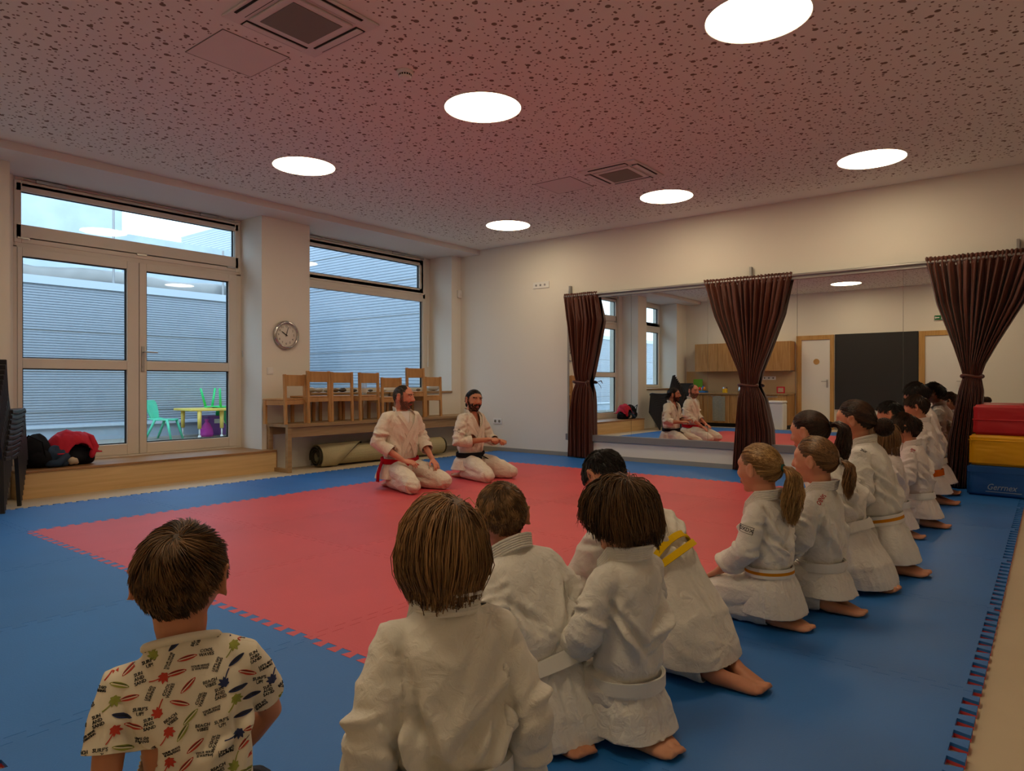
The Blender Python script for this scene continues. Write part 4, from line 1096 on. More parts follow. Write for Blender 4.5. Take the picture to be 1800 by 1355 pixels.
def hair_object(root, hp, style, mats, seed, n, width, name='hair', opt=None):
    """grows hair on a head; hp: dict(c, F, L, U, a, b, cz)"""
    opt = opt or {}; rg = np.random.default_rng(seed)
    c, Rm = hp['c'], np.stack([hp['F'], hp['L'], hp['U']], 1); ax = np.array([hp['a'], hp['b'], hp['cz']])
    hs = hp['a'] / .094
    gv = Rm.T @ np.array([0, 0, -1.0])
    base = {'short': 'short', 'fringe': 'short', 'bob': 'long', 'shag': 'long', 'pony': 'pulled', 'bun': 'pulled', 'receding': 'receding', 'manbun': 'pulled'}[style]
    az_k, el_k = HL[base]
    def low(d): return np.interp(np.degrees(np.arctan2(np.abs(d[:, 1]), d[:, 0])), az_k, el_k)
    D = rg.normal(size=(n * 5, 3)); D /= np.linalg.norm(D, axis=1)[:, None]
    D = D[D[:, 2] > low(D) + rg.normal(size=len(D)) * .02][:n]
    wd_ = unit(np.array(opt.get('whorl', (-.62, -.12, .78))))
    if style in ('short', 'fringe', 'bob', 'shag'):
        E_ = wd_ + rg.normal(size=(n // 6, 3)) * .16; E_ /= np.linalg.norm(E_, axis=1)[:, None]; D = np.concatenate([D, E_])
    n = len(D)
    P = D * ax
    whorl = unit(np.array(opt.get('whorl', (-.62, -.12, .78)))) * ax
    tie = np.array(opt.get('tie', (-1.12, 0, .05))) * ax
    clump = pn(D * opt.get('cf', 5.0) + seed); clump2 = pn(D * 11 + seed * 2.7)
    lay = rg.uniform(0, 1, n)
    elr = D[:, 2]
    if style in ('short', 'fringe'):
        top = np.clip((elr + .15) / .75, 0, 1); L = hs * (opt.get('nape', .012) + (opt.get('top', .05) - opt.get('nape', .012)) * top) * rg.uniform(.75, 1.15, n); th = opt.get('th', .17)
        zc = None; wf, wg, st0 = .5, .05, .6
    elif style == 'receding':
        L = hs * .012 * rg.uniform(.7, 1.2, n); th = .04; zc = None; wf, wg, st0 = .5, .1, .6
    elif style in ('bob', 'shag'):
        L = np.full(n, hs * opt.get('len', .24)) * rg.uniform(.92, 1.05, n); th = opt.get('th', .24); wf, wg, st0 = .30, .30, .62
        azd = np.degrees(np.arctan2(np.abs(D[:, 1]), D[:, 0]))
        zc = hs * (opt.get('zc', -.118) + opt.get('jag', .012) * (clump * 2 + clump2) + np.interp(azd, [0, 40, 70, 110, 150, 180], [.115, .10, .04, .022, .006, 0]) + rg.normal(size=n) * .007) * np.ones(n)
    else:
        L = np.linalg.norm(P - tie, axis=1) * 1.6; th = opt.get('th', .09); zc = None; wf, wg, st0 = .9, 0.0, .25
    S = 10 if style not in ('short', 'receding', 'fringe') else 7
    step = (L / (S - 1))[:, None]
    def flow(X):
        nrm = X / ax ** 2; nrm /= np.linalg.norm(nrm, axis=1, keepdims=True)
        if style in ('pony', 'bun', 'manbun'):
            f = tie - X
        else:
            f = X - whorl
            sw = np.cross(nrm, f); f = f + opt.get('swirl', .5) * sw
        f = f - nrm * np.sum(f * nrm, 1, keepdims=True)
        f /= (np.linalg.norm(f, axis=1, keepdims=True) + 1e-6)
        return f, nrm
    paths = np.empty((n, S, 3)); paths[:, 0] = P * .985
    f, nrm = flow(P); T = f + nrm * opt.get('lift', .25)
    T += (clump[:, None] * .8) * np.cross(nrm, f) + rg.normal(size=(n, 3)) * opt.get('mess', .10)
    nw_ = np.exp(-(np.linalg.norm(D - wd_, axis=1) / .22) ** 2)[:, None]
    if style in ('short', 'fringe', 'bob', 'shag'): T = T + rg.normal(size=(n, 3)) * .7 * nw_; T -= nrm * np.maximum(0, np.sum(T * nrm, 1, keepdims=True) - .15) * nw_
    T /= np.linalg.norm(T, axis=1, keepdims=True)
    X = P.copy(); alive = np.ones(n, bool)
    for s in range(1, S):
        f, nrm = flow(X)
        T = T * st0 + f * wf + gv * wg * (1 + .9 * (s / S)) + rg.normal(size=(n, 3)) * opt.get('wild', .03)
        if style == 'shag' and s > S - 4: T += nrm * (.2 + .9 * np.maximum(0, clump2[:, None]))
        if zc is not None:
            inw = np.stack([-(X[:, 0] + .03 * hs), -X[:, 1], np.zeros(n)], 1); inw /= (np.linalg.norm(inw, axis=1, keepdims=True) + 1e-6)
            T = T + inw * (opt.get('curl', .3) * np.clip(-X[:, 2] / ax[2] - .05, 0, 1))[:, None]
        T /= np.linalg.norm(T, axis=1, keepdims=True)
        Xn = X + T * step
        q = np.sqrt(np.sum((Xn / ax) ** 2, 1)); want = 1 + th * (.25 + .75 * lay) * min(1, s / 2.5) * (1 + .55 * clump + .3 * clump2)
        if style in ('short', 'fringe', 'receding'): want = 1 + th * (.2 + .8 * lay) * (s / (S - 1)) * (.35 + .65 * np.clip((elr + .4), 0, 1)) * (1 + .5 * clump)
        k = np.where(q < want, want / q, 1.0); lim_ = 1 + th * 1.7; k = np.where((q > lim_) & (Xn[:, 2] > -.2 * ax[2]), lim_ / q, k)
        low_head = Xn[:, 2] < -.35 * ax[2]
        if zc is not None:            # keep hanging locks away from the neck
            rxy = np.hypot(Xn[:, 0] + .02 * hs, Xn[:, 1]); mn = hs * .062 * (1 + .25 * lay)
            kk = np.where(low_head & (rxy < mn), mn / (rxy + 1e-6), 1.0); Xn[:, 1] *= kk; Xn[:, 0] = (Xn[:, 0] + .02 * hs) * kk - .02 * hs
        Xn = Xn * np.where(low_head & (zc is not None), np.minimum(k, 1.0 + .0 * k), k)[:, None]
        if zc is not None: alive &= (Xn[:, 2] > zc)
        if style in ('pony', 'bun', 'manbun'): alive &= np.linalg.norm(X - tie, axis=1) > .018 * hs
        X = np.where(alive[:, None], Xn, X + T * 1e-4); paths[:, s] = X
    ng = opt.get('locks', 170); gi_ = rg.choice(n, min(ng, n), replace=False)
    near = np.empty(n, int)
    for a_ in range(0, n, 800):
        near[a_:a_ + 800] = np.argmin(((P[a_:a_ + 800, None] - P[gi_][None]) ** 2).sum(2), 1)
    cw_ = opt.get('clump', .55) * (np.linspace(0, 1, S) ** 1.3)[None, :, None] * rg.uniform(.3, 1.0, n)[:, None, None]
    paths = paths + (paths[gi_][near] + (P - P[gi_][near])[:, None] * .25 - paths) * cw_
    qq_ = np.sqrt(np.sum((paths / ax) ** 2, 2)); lm_ = 1 + th * 1.35; paths = paths * np.where((qq_ > lm_) & (paths[:, :, 2] > -.25 * ax[2]), lm_ / qq_, 1.0)[..., None]
    lt_ = rg.normal(size=len(gi_))[near]
    tint = np.clip(.40 + .22 * rg.normal(size=n) + .5 * clump + .20 * lt_, 0, 1)
    r0 = np.full(n, width)
    allp, allt, allr = [paths], [tint], [r0]
    world = lambda Q: Q @ Rm.T + c
    P_all = world(paths.reshape(-1, 3)).reshape(n, S, 3)
    # cap under the strands
    cap = MB(); na, ne = 40, 22; ids = {}
    for i in range(na):
        for j in range(ne + 1):
            a = 2 * PI * i / na; e = -PI / 2 + PI * j / ne * .999
            ids[i, j] = np.array([math.cos(e) * math.cos(a), math.cos(e) * math.sin(a), math.sin(e)])
    vs = []; fs = []; vid = {}
    for i in range(na):
        for j in range(ne):
            q = [ids[i, j], ids[(i + 1) % na, j], ids[(i + 1) % na, j + 1], ids[i, j + 1]]
            m = np.mean(q, 0)[None]
            if m[0, 2] > low(m / np.linalg.norm(m))[0] + .03:
                f_ = []
                for kk in ((i, j), ((i + 1) % na, j), ((i + 1) % na, j + 1), (i, j + 1)):
                    if kk not in vid:
                        vid[kk] = len(vs); vs.append(world((ids[kk] * ax * (1.012 if style != 'receding' else 1.004))[None])[0])
                    f_.append(vid[kk])
                fs.append(tuple(f_))
    cap.add(vs, fs)
    me = strands_mesh(P_all, r0, tint, cap)
    o = link(name, me, mats, root)
    return o

def tail_object(root, hp, mats, seed, n, width, tie, back, length, spread, wave, name='ponytail', tip=.2, side=0.0):
    rg = np.random.default_rng(seed); c, Rm = hp['c'], np.stack([hp['F'], hp['L'], hp['U']], 1); ax = np.array([hp['a'], hp['b'], hp['cz']])
    p0 = c + Rm @ (np.array(tie) * ax); bk = unit(-hp['F'] * 1.0 + V3(0, 0, .25)); sd = unit(np.cross(bk, V3(0, 0, 1)))
    S = 12; t = np.linspace(0, 1, S); th = rg.uniform(0, 2 * PI, n); rr = np.sqrt(rg.uniform(0, 1, n)); cl = np.floor(rg.uniform(0, 9, n))
    LL = length * rg.uniform(.72, 1.03, n) * (1 - .12 * rr)
    P = np.empty((n, S, 3))
    for i, u in enumerate(t):
        b = back * (1 - (1 - min(1, u * 2.4)) ** 2) * (1 - .25 * u); d = -LL * np.maximum(0, u - .06) ** 1.15
        w = (.010 + (spread - .010) * math.sin(min(1, u * 1.25) * PI * .5)) * (1 if u < .8 else 1 - .5 * (u - .8) / .2)
        off = np.stack([np.cos(th), np.sin(th)], 1) * (rr * w)[:, None]
        wv = wave * u * np.sin(u * 9 + cl * 1.7)
        P[:, i] = p0 + bk * b + np.outer(d, V3(0, 0, 1)) + np.outer(off[:, 0] + wv + side * u * length, sd) + np.outer(off[:, 1] * .75 + wv * .6 * np.cos(cl * 2.2), unit(V3(bk[0], bk[1], 0)))
    tint = np.clip(.5 + .28 * rg.normal(size=n) + .25 * np.sin(cl * 2.1), 0, 1)
    core = MB(); core.tube([p0 + bk * (back * (1 - (1 - min(1, u * 2.4)) ** 2) * (1 - .25 * u)) + V3(0, 0, -length * max(0, u - .06) ** 1.15) + sd * side * u * length for u in np.linspace(.02, .8, 8)], [spread * k for k in (.25, .45, .6, .65, .62, .55, .4, .12)], 10)
    me = strands_mesh(P, width, tint, core)
    o = link(name, me, mats, root)
    tb = MB(); ring = []
    for k in range(17):
        a = 2 * PI * k / 16; ring.append(p0 + bk * .008 + (sd * math.cos(a) + np.cross(sd, bk) * math.sin(a)) * .0135)
    tb.tube(ring, .0042, 8)
    return o, tb

# ------------------------------------------------------------------ skeleton to flesh and clothes
def finger_set(mb, wrist, d, up, side, s, curl, spread=.14):
    """palm, four unequal bent fingers and a thumb; d = hand direction, up = back of hand, side = +1 thumb towards np.cross(up, d)"""
    d = unit(d); up = unit(up - d * np.dot(up, d)); x = np.cross(up, d) * side
    pal = []
    for t, w, h in ((-.012, .021, .019), (.01, .026, .017), (.04, .038, .015), (.07, .041, .013), (.086, .036, .010)):
        pal.append(ellring(wrist + d * t * s, x, up, w * s, h * s, 16, 2.4))
    mb.loft(pal)
    for i, (o, L, r) in enumerate(((.030, .068, .0082), (.011, .077, .0086), (-.009, .071, .0082), (-.028, .055, .0072))):
        a = spread * (o / .03); base = wrist + d * .078 * s + x * o * s
        dd = unit(d + x * a); pts = [base - dd * .012 * s, base]; ang = 0; p = base
        for k, fr in enumerate((.46, .31, .23)):
            ang += curl * (.5, .9, .7)[k] * (1 + .08 * i)
            p = p + (dd * math.cos(ang) - up * math.sin(ang)) * L * fr * s; pts.append(p)
        mb.tube(pts, [r * s * q for q in (1.05, 1.06, 1.0, .92, .78)], 10, round_ends=True)
    b = wrist + d * .02 * s + x * .024 * s
    td = unit(d * .62 + x * .72 - up * .15)
    mb.tube([b, b + td * .028 * s, b + td * .056 * s + d * .006 * s, b + td * .068 * s + d * .026 * s - up * .006 * s], [.0125 * s, .0112 * s, .0096 * s, .0074 * s], 10, round_ends=True)

def foot_set(mb, ank, heel_up, toe_dir, s, side, turn=0.0):
    """foot lying on its instep, sole up: toe_dir along the floor, heel_up is the way the sole looks"""
    d = unit(toe_dir); u = unit(heel_up - d * np.dot(heel_up, d)); x = np.cross(d, u) * side
    rings = []
    for t, w, h, o in ((-.045, .018, .018, .022), (-.03, .030, .032, .016), (.0, .034, .036, .008), (.05, .033, .027, -.004), (.10, .040, .021, -.010), (.135, .044, .017, -.014), (.158, .040, .013, -.017)):
        rings.append(ellring(ank + d * t * s + u * o * s, x, u, w * s, h * s, 16, 2.2))
    mb.loft(rings)
    for i, (o, L, r) in enumerate(((.028, .042, .0125), (.009, .038, .0092), (-.007, .034, .0088), (-.021, .029, .0082), (-.033, .023, .0078))):
        b = ank + d * .150 * s - u * .015 * s + x * o * s
        mb.tube([b - d * .012 * s, b + d * L * .5 * s + u * .002 * s, b + d * L * s + u * .006 * s], [r * s, r * s * .95, r * s * .95], 10, round_ends=True)

def head_pieces(mb, hp, s, nose=1.0, jaw=1.0, ears=True, adult=False):
    c, F, L, U = hp['c'], hp['F'], hp['L'], hp['U']; Rm = np.stack([F, L, U], 1); a, b, cz = hp['a'], hp['b'], hp['cz']
    mb.ball(c, (a * .985, b * .985, cz * .985), 32, 22, Rm)
    q = lambda x, y, z: c + F * x * s + L * y * s + U * z * s
    # face block, jaw, chin as a tapered loft
    rings = []
    for z, x0, w, dp in ((.030, .026, .064, .062), (.0, .024, .064, .066), (-.025, .022, .062, .067), (-.050, .018, .056 * jaw, .066), (-.075, .016, .047 * jaw, .060), (-.095, .018, .036 * jaw, .050), (-.108, .024, .022 * jaw, .034)):
        rings.append(ellring(q(x0, 0, z), L, F, w * s, dp * s, 24, 2.3))
    mb.loft(rings)
    mb.ball(q(.058, 0, -.098), (.020 * s, .022 * s * jaw, .016 * s), 14, 10, Rm)          # chin
    n = nose * s
    mb.loft([ellring(q(0, 0, z) + F * (x * s if i == 0 else .086 * s + (x - .086) * n), L, F, w * n, dpt * n, 12, 2.0) for i, (z, x, w, dpt) in enumerate(((.012, .078, .008, .012), (-.006, .088, .009, .014), (-.024, .095, .012, .017), (-.036, .096, .017, .017), (-.044, .088, .014, .012)))])
    for sy in (-1, 1):
        mb.ball(q(.066, sy * .030, .017), (.016 * s, .026 * s, .008 * s), 12, 8, Rm)       # brow
        mb.ball(q(.050, sy * .038, -.030), (.030 * s, .024 * s, .024 * s), 14, 10, Rm)     # cheek
    mb.ball(q(.082, 0, -.063), (.010 * s, .022 * s, .0065 * s), 12, 8, Rm)                 # lips
    mb.ball(q(.080, 0, -.073), (.010 * s, .019 * s, .006 * s), 12, 8, Rm)
    if ears:
        for sy in (-1, 1):
            e = q(-.006, sy * (b / s * .98 + .004), -.012)
            Fe = unit(F * .93 - L * sy * .36); Re = np.stack([Fe, unit(np.cross(U, Fe)), U], 1)
            mb.ball(e, (.019 * s, .008 * s, .031 * s), 14, 10, Re)
            ring = [e + Re @ V3(.018 * math.cos(t) * s, sy * .006 * s, (.029 * math.sin(t) + .001) * s) for t in np.linspace(-1.9, 2.2, 12)]
            mb.tube([p - F * .004 * s for p in ring], .0048 * s, 8, round_ends=True)

GI = cloth('white_cotton_gi', (.76, .73, .67, 1), cr=.45)
GI_C = cloth('cream_cotton_gi', (.74, .68, .57, 1), cr=.5)
GI_P = cloth('faded_pink_white_gi', (.78, .70, .66, 1), cr=.5)
GI_R = cloth('ribbed_cotton_gi', (.74, .70, .62, 1), weave=420, cr=.35)
BELT_W = cloth('white_belt_cotton', (.78, .76, .70, 1), weave=300, cr=.1)
BELT_Y = cloth('yellow_belt_cotton', srgb(226, 184, 20), weave=300, cr=.1)
BELT_O = cloth('orange_belt_cotton', srgb(214, 138, 20), weave=300, cr=.1)
BELT_OR = cloth('deep_orange_belt_cotton', srgb(214, 100, 20), weave=300, cr=.1)
BELT_R = cloth('red_belt_cotton', srgb(170, 18, 34), weave=300, cr=.1)
BELT_B = cloth('black_belt_cotton', (.012, .012, .016, 1), weave=300, cr=.1)
SKIN = skin_mat('skin_fair', srgb(206, 150, 118))
SKIN_T = skin_mat('skin_tanned', srgb(192, 134, 104))
SKIN_M = skin_mat('skin_ruddy', srgb(206, 142, 118))
SKIN_W = skin_mat('skin_warm', srgb(194, 136, 104))
LIP = mat('lips', srgb(170, 92, 84), rough=.45)
HAIR = {'brown': hair_mat('hair_brown', srgb(46, 30, 18), srgb(130, 94, 58)), 'chestnut': hair_mat('hair_chestnut', srgb(48, 28, 14), srgb(128, 86, 48)),
        'dark': hair_mat('hair_dark_brown', srgb(26, 17, 12), srgb(78, 51, 33)), 'black': hair_mat('hair_black', srgb(13, 10, 9), srgb(40, 28, 21)),
        'blonde': hair_mat('hair_blonde', srgb(110, 76, 38), srgb(206, 164, 104)), 'light': hair_mat('hair_light_brown', srgb(76, 52, 30), srgb(166, 124, 80)),
        'grey': hair_mat('hair_greying', srgb(34, 28, 24), srgb(92, 82, 74)), 'beardgrey': hair_mat('beard_greying', srgb(56, 44, 38), srgb(150, 134, 120))}
EYE = mat('eye_dark', srgb(40, 26, 20), rough=.15); EYEW = mat('eye_white', srgb(205, 192, 180), rough=.2)

def person(label, pos, heading, k, hs, wide=1.0, lean=4, side=0, twist=0, head=(0, 0, 0), arms=None, vox=.006, gi=None, skin=None, belt=None, stripes=None, hair=None, feet=True,
           hem=.10, shirt=False, collar=True, vneck=0.0, seed=1, neck_fwd=.0, flare=1.0, face=False, group=None, hand_curl=.5, toes=None, belt_t=.13, knees=.2, dz=.02, hips=.27, tie_tails=None, blouse=1.0, pants=None, undershirt=None, skirt_back=.0, hip_tail=False, belt_tilt=.012, ank=-.07):
    """kneeling figure (seiza). k = shoulder height when upright, hs = head scale (1 = adult). local frame: +x ahead, +y to the left"""
    rg = np.random.default_rng(seed); gi = gi or GI; skin = skin or SKIN
    root = thing('person', label, 'person', (pos[0], pos[1], dz), R(heading), group)
    X, Y, Z = V3(1, 0, 0), V3(0, 1, 0), V3(0, 0, 1)
    p0 = V3(0, 0, hips * k); Lt = .73 * k
    la, ls = R(lean), R(side)
    w = unit(V3(math.sin(la), math.sin(ls), math.cos(la) * math.cos(ls)))
    tw = R(twist); fw = unit(V3(math.cos(tw), math.sin(tw), 0)); v = unit(fw - w * np.dot(fw, w)); u = np.cross(w, v)
    low_w = unit(w * .45 + Z * .55)
    def spine(t):          # pelvis to neck, lower back straighter than the lean
        return p0 + (low_w * min(t, .25) + w * max(0, t - .25)) * Lt
    kw = k * wide
    C7 = spine(1.0)
    hy, hpi, hr = (R(a) for a in head)
    nd = unit(w * .55 + Z * .45 + v * (.18 + neck_fwd))
    sH = hs
    hc = C7 + nd * (.055 * sH + .06 * k) + Z * .035 * sH + v * .012
    Fh = unit(v * math.cos(hy) + u * math.sin(hy)); Fh = unit(V3(Fh[0], Fh[1], Fh[2] * .3)); Fh = unit(Fh * math.cos(hpi) - Z * math.sin(hpi))
    Lh = unit(np.cross(Z, Fh)); Uh = np.cross(Fh, Lh)
    Lh, Uh = Lh * math.cos(hr) + Uh * math.sin(hr), Uh * math.cos(hr) - Lh * math.sin(hr)
    hp = dict(c=hc, F=Fh, L=Lh, U=Uh, a=.094 * sH, b=.077 * sH, cz=.092 * sH)
    # ---------------- limbs
    J = {}
    for sg, nm in ((1, 'l'), (-1, 'r')):
        sh = spine(.835 if not face else .87) + u * sg * .182 * kw
        A = (arms or {}).get(nm) or {}
        el = A.get('elbow'); wr = A.get('wrist')
        el = sh + (X * -.02 + Y * sg * .075 - Z * .35) * k if el is None else V3(el[0], el[1] * sg, el[2]) * k
        wr = V3(.36, sg * .17, .335) * k if wr is None else V3(wr[0], wr[1] * sg, wr[2]) * k
        hd = A.get('dir'); hd = V3(hd[0], hd[1] * sg, hd[2]) if hd is not None else unit(wr - el) * .6 + V3(.5, -.25 * sg, -.25)
        up = A.get('up'); up = V3(up[0], up[1] * sg, up[2]) if up is not None else V3(.2, 0, 1)
        hip = p0 + Y * sg * .085 * kw; kn = V3(.56 * k, sg * knees * k, .105 * k); an = V3(ank * k, sg * .10 * k, .07 * k)
        J[nm] = dict(sh=sh, el=el, wr=wr, hd=hd, up=up, hip=hip, kn=kn, an=an, sg=sg, cuff=A.get('cuff', .62))
    # ---------------- body: one continuous skin
    B = MB()
    B.loft([ellring(spine(t), u, v, rx * kw, ry * k, 24) for t, rx, ry in ((-.2, .09, .09), (-.05, .13, .11), (.1, .135, .105), (.3, .125, .10), (.55, .135, .105), (.74, .14, .102), (.84, .125, .09), (.92, .095, .08), (1.0, .07, .07))])
    B.tube([spine(.93), spine(.98), C7 + nd * .03 * sH, hc - Uh * .05 * sH - Fh * .008, hc], [.085 * k, .078 * k, .047 * sH * (1.18 if face else 1), .049 * sH, .05 * sH], 18)
    head_pieces(B, hp, sH, nose=(1.15 if face else .85), jaw=(1.08 if face else .92))
    for nm, j in J.items():
        B.tube([spine(.80), j['sh'], (j['sh'] + j['el']) / 2, j['el'], (j['el'] * .6 + j['wr'] * .4), j['wr']], [.045 * k, .054 * k, .055 * k, .047 * k, .046 * k, .03 * k], 14, round_ends=False)
        finger_set(B, j['wr'], j['hd'], j['up'], -j['sg'], k / .76 if k > .7 else k / .70, hand_curl)
        B.tube([j['hip'], j['hip'] * .5 + j['kn'] * .5 + Z * .02 * k, j['kn']], [.115 * k, .105 * k, .075 * k], 16, round_ends=True)
        B.tube([j['kn'] - Z * .015 * k, j['kn'] * .62 + j['an'] * .38, j['kn'] * .3 + j['an'] * .7, j['an']], [.068 * k, .068 * k, .05 * k, .04 * k], 14, round_ends=True)
        if feet:
            td = toes.get(nm) if toes else None
            td = V3(*td) if td else V3(-1, -.35 * j['sg'], -.02)
            foot_set(B, V3(j['an'][0], j['an'][1], .052 * k), V3(-.12, .10 * j['sg'], 1), td, k / .76 if k > .7 else k / .66, -j['sg'])
    me = remesh(B, vox if not face else vox, 3)
    Vb = coords(me); Vb[:, 2] = np.maximum(Vb[:, 2], .002)
    # eye hollows and lips
    q = (Vb - hc) @ np.stack([Fh, Lh, Uh], 1) / sH
    N = normals(me)
    for sy in (-1, 1):
        d2 = ((q[:, 1] - sy * .031) / .014) ** 2 + ((q[:, 2] - .0) / .010) ** 2
        Vb -= Fh * (.008 * sH * np.exp(-d2) * (q[:, 0] > .04))[:, None]
        de = ((q[:, 0] + .004) / .009) ** 2 + ((q[:, 2] + .010) / .015) ** 2
        Vb -= Lh * (sy * .006 * sH * np.exp(-de) * (q[:, 1] * sy > .06))[:, None]
    dm = (np.abs(q[:, 2] + .0685) / .0022) ** 2 + (q[:, 1] / .020) ** 2
    Vb -= Fh * (.003 * sH * np.exp(-dm) * (q[:, 0] > .05))[:, None]
    setco(me, Vb)
    body = link('body', me, [skin, LIP], root, smooth=True)
    pc = np.empty(len(me.polygons) * 3); me.polygons.foreach_get('center', pc); pc = (pc.reshape(-1, 3) - hc) @ np.stack([Fh, Lh, Uh], 1) / sH
    mi = (((pc[:, 2] + .068) / .0105) ** 2 + (pc[:, 1] / .021) ** 2 < 1) & (pc[:, 0] > .06)
    me.polygons.foreach_set('material_index', mi.astype(np.int32))
    if face:
        for sy in (-1, 1):
            ec = hc + Fh * .0735 * sH + Lh * sy * .031 * sH + Uh * .0 * sH
            e = obj('eye', MB().ball(ec, .0105 * sH, 14, 10, np.stack([Fh, Lh, Uh], 1)), EYEW, root, smooth=True)
            obj('iris', MB().ball(ec + Fh * .0072 * sH, (.004 * sH, .0052 * sH, .0052 * sH), 10, 8, np.stack([Fh, Lh, Uh], 1)), EYE, e, smooth=True)
            obj('eyelid', MB().ball(ec + Uh * .0025 * sH - Fh * .0004, (.0114 * sH, .0122 * sH, .0096 * sH), 14, 10, np.stack([Fh, Lh, unit(Uh - Fh * .2)], 1)), skin, e, smooth=True).location = tuple(Uh * .0035 * sH)
    # ---------------- trousers
    if pants != 'none':
        T = MB()
        T.loft([ellring(spine(t), u, v, rx * kw, ry * k, 24) for t, rx, ry in ((-.28, .13, .13), (-.05, .172, .15), (.12, .168, .135), (.22, .15, .12))])
        for nm, j in J.items():
            T.tube([j['hip'], j['hip'] * .5 + j['kn'] * .5 + Z * .025 * k, j['kn'] * .93 + j['hip'] * .07, j['kn']], [q_ * k * (1 if not face else .86) for q_ in (.135, .135, .115, .10)], 18, round_ends=True)
            T.tube([j['kn'] + V3(0, 0, -.003) * k, j['kn'] * .6 + j['an'] * .4 + Z * .02 * k, j['kn'] * .25 + j['an'] * .75 + Z * .03 * k, j['an'] + X * .03 * k + Z * .02 * k], [.10 * k, .105 * k, .095 * k, .085 * k], 18)
        me = remesh(T, vox * 1.15, 5)
        P_ = coords(me); N = normals(me)
        fold = ridged(pn(P_ / k * [3.2, 9, 13] + seed * 3.3)) * .5 + ridged(pn(P_ / k * [9, 7, 6] + seed * 1.7)) * .5
        P_ = P_ + N * (fold * .012 * k)[:, None]; P_[:, 2] = np.maximum(P_[:, 2], .004); setco(me, P_)
        for nm, j in J.items():
            cut(me, j['an'] + X * .035 * k, unit(j['an'] - j['kn']), j['an'], .13 * k)
        o = link('trousers', me, pants or gi, root, smooth=True); o.modifiers.new('cloth', 'SOLIDIFY').thickness = .004
    # ---------------- jacket
    bt = belt_t
    G = MB()
    sec = [(bt - .03, .168, .142), (bt + .03, .168, .142), (bt + .13, .182 * blouse, .162), (.45, .182, .160), (.65, .186, .155), (.78, .188, .146), (.86, .178, .128), (.915, .150, .112), (.96, .118, .098), (1.0, .098, .09), (1.05, .078, .078)]
    if shirt: sec = [(-.12, .185, .16), (.05, .172, .15), (.25, .165, .14), (.45, .172, .135), (.65, .18, .132), (.80, .182, .122), (.87, .165, .108), (.92, .136, .100), (.96, .112, .098), (.99, .102, .096), (1.06, .10, .095)]
    G.loft([ellring(spine(t), u, v, rx * kw, ry * k, 32, 2.4) for t, rx, ry in sec])
    for nm, j in J.items():
        sh, el, wr = j['sh'], j['el'], j['wr']; cf = el + (wr - el) * j['cuff']
        G.tube([spine(.94) + u * sg * .045 * kw, spine(.90) + u * sg * .11 * kw, sh], [.062 * k, .070 * k, .078 * k if not shirt else .072 * k], 16)
        if shirt:
            e2 = sh + (el - sh) * .62
            G.tube([spine(.88), sh, sh * .5 + e2 * .5, e2, e2 + (el - sh) * .1], [.06 * k, .074 * k, .080 * k, .082 * k, .082 * k], 18, round_ends=False)
        else:
            G.tube([spine(.82), sh, sh * .55 + el * .45, el, el * .4 + cf * .6, cf + unit(wr - el) * .05 * k], [.06 * k, .080 * k, .090 * k, .092 * k, (.092 if not face else .080) * k, (.100 if not face else .072) * k], 20)
    if not shirt:
        b0 = spine(bt); zt = b0[2]; zb = hem * k - .03
        rings = [ellring(spine(bt), u, v, .166 * kw, .140 * k, 32, 2.4)]
        for f, rx, ry, ox in ((.12, .185, .160, .0), (.35, .215, .19, -.012), (.6, .235 * flare, .215 * flare, -.02), (.82, .245 * flare, .235 * flare, -.03), (1.0, .25 * flare, .245 * flare, -.035)):
            cx = b0 * (1 - f) + V3(p0[0] - skirt_back * k, p0[1], zb) * f
            m1 = unit(w * (1 - f) + Z * f * 1.0 + 1e-6); vv = unit(v - m1 * np.dot(v, m1)); uu = np.cross(m1, vv)
            rings.append(ellring(V3(cx[0], cx[1], zt + (zb - zt) * f) + X * ox * k, uu, vv, rx * kw, ry * k, 32, 2.5))
        G.loft(rings)
    me = remesh(G, vox, 3)
    P_ = coords(me); N = normals(me)
    # cloth folds
    r = P_ - p0; lu, lv, lw = r @ u / k, r @ v / k, r @ w / k
    arm_w = np.zeros(len(P_)); s_arm = np.zeros(len(P_))
    for nm, j in J.items():
        for a_, b_, s0 in ((j['sh'], j['el'], 0), (j['el'], j['wr'], 1)):
            ab = b_ - a_; tt = np.clip(((P_ - a_) @ ab) / np.dot(ab, ab), 0, 1); dd = np.linalg.norm(P_ - (a_ + tt[:, None] * ab), axis=1)
            on = (dd < .125 * k) & (tt > .12 * (1 - s0)); s_arm = np.where(on, s0 + tt, s_arm); arm_w = np.maximum(arm_w, np.clip((.15 * k - dd) / (.04 * k), 0, 1) * np.clip(tt * 4 + s0, 0, 1))
    skirt = np.clip((spine(bt)[2] - P_[:, 2]) / (.05 * k) - lw * 0, 0, 1) * (1 - arm_w) * (lw < (bt + .02) * .73)
    inv = np.abs(lu) * 1.0 - .55 * lw
    f_torso = .6 * ridged(pn(np.stack([inv * 9 + 1.4 * pn(P_ / k * 2.2 + seed), lv * 3, lw * 2.0 + lu * 2], 1) + seed * 5.1)) + .5 * ridged(pn(np.stack([lu * 7 + lw * 3, lv * 4, lw * 5], 1) + seed * 2.3))
    f_arm = .7 * ridged(pn(np.stack([P_[:, 0] / k * 6, P_[:, 1] / k * 6, s_arm * 3.4 + P_[:, 2] / k * 3], 1) + seed * 7.7)) + .3 * ridged(pn(P_ / k * 9 + seed))
    ang = np.arctan2(lu, lv + .02)
    f_sk = .45 * ridged(pn(np.stack([np.cos(ang) * 3.2, np.sin(ang) * 3.2, P_[:, 2] / k * 1.6], 1) + seed * 3.9)) + .3 * ridged(pn(P_ / k * 7 + seed * 1.1))
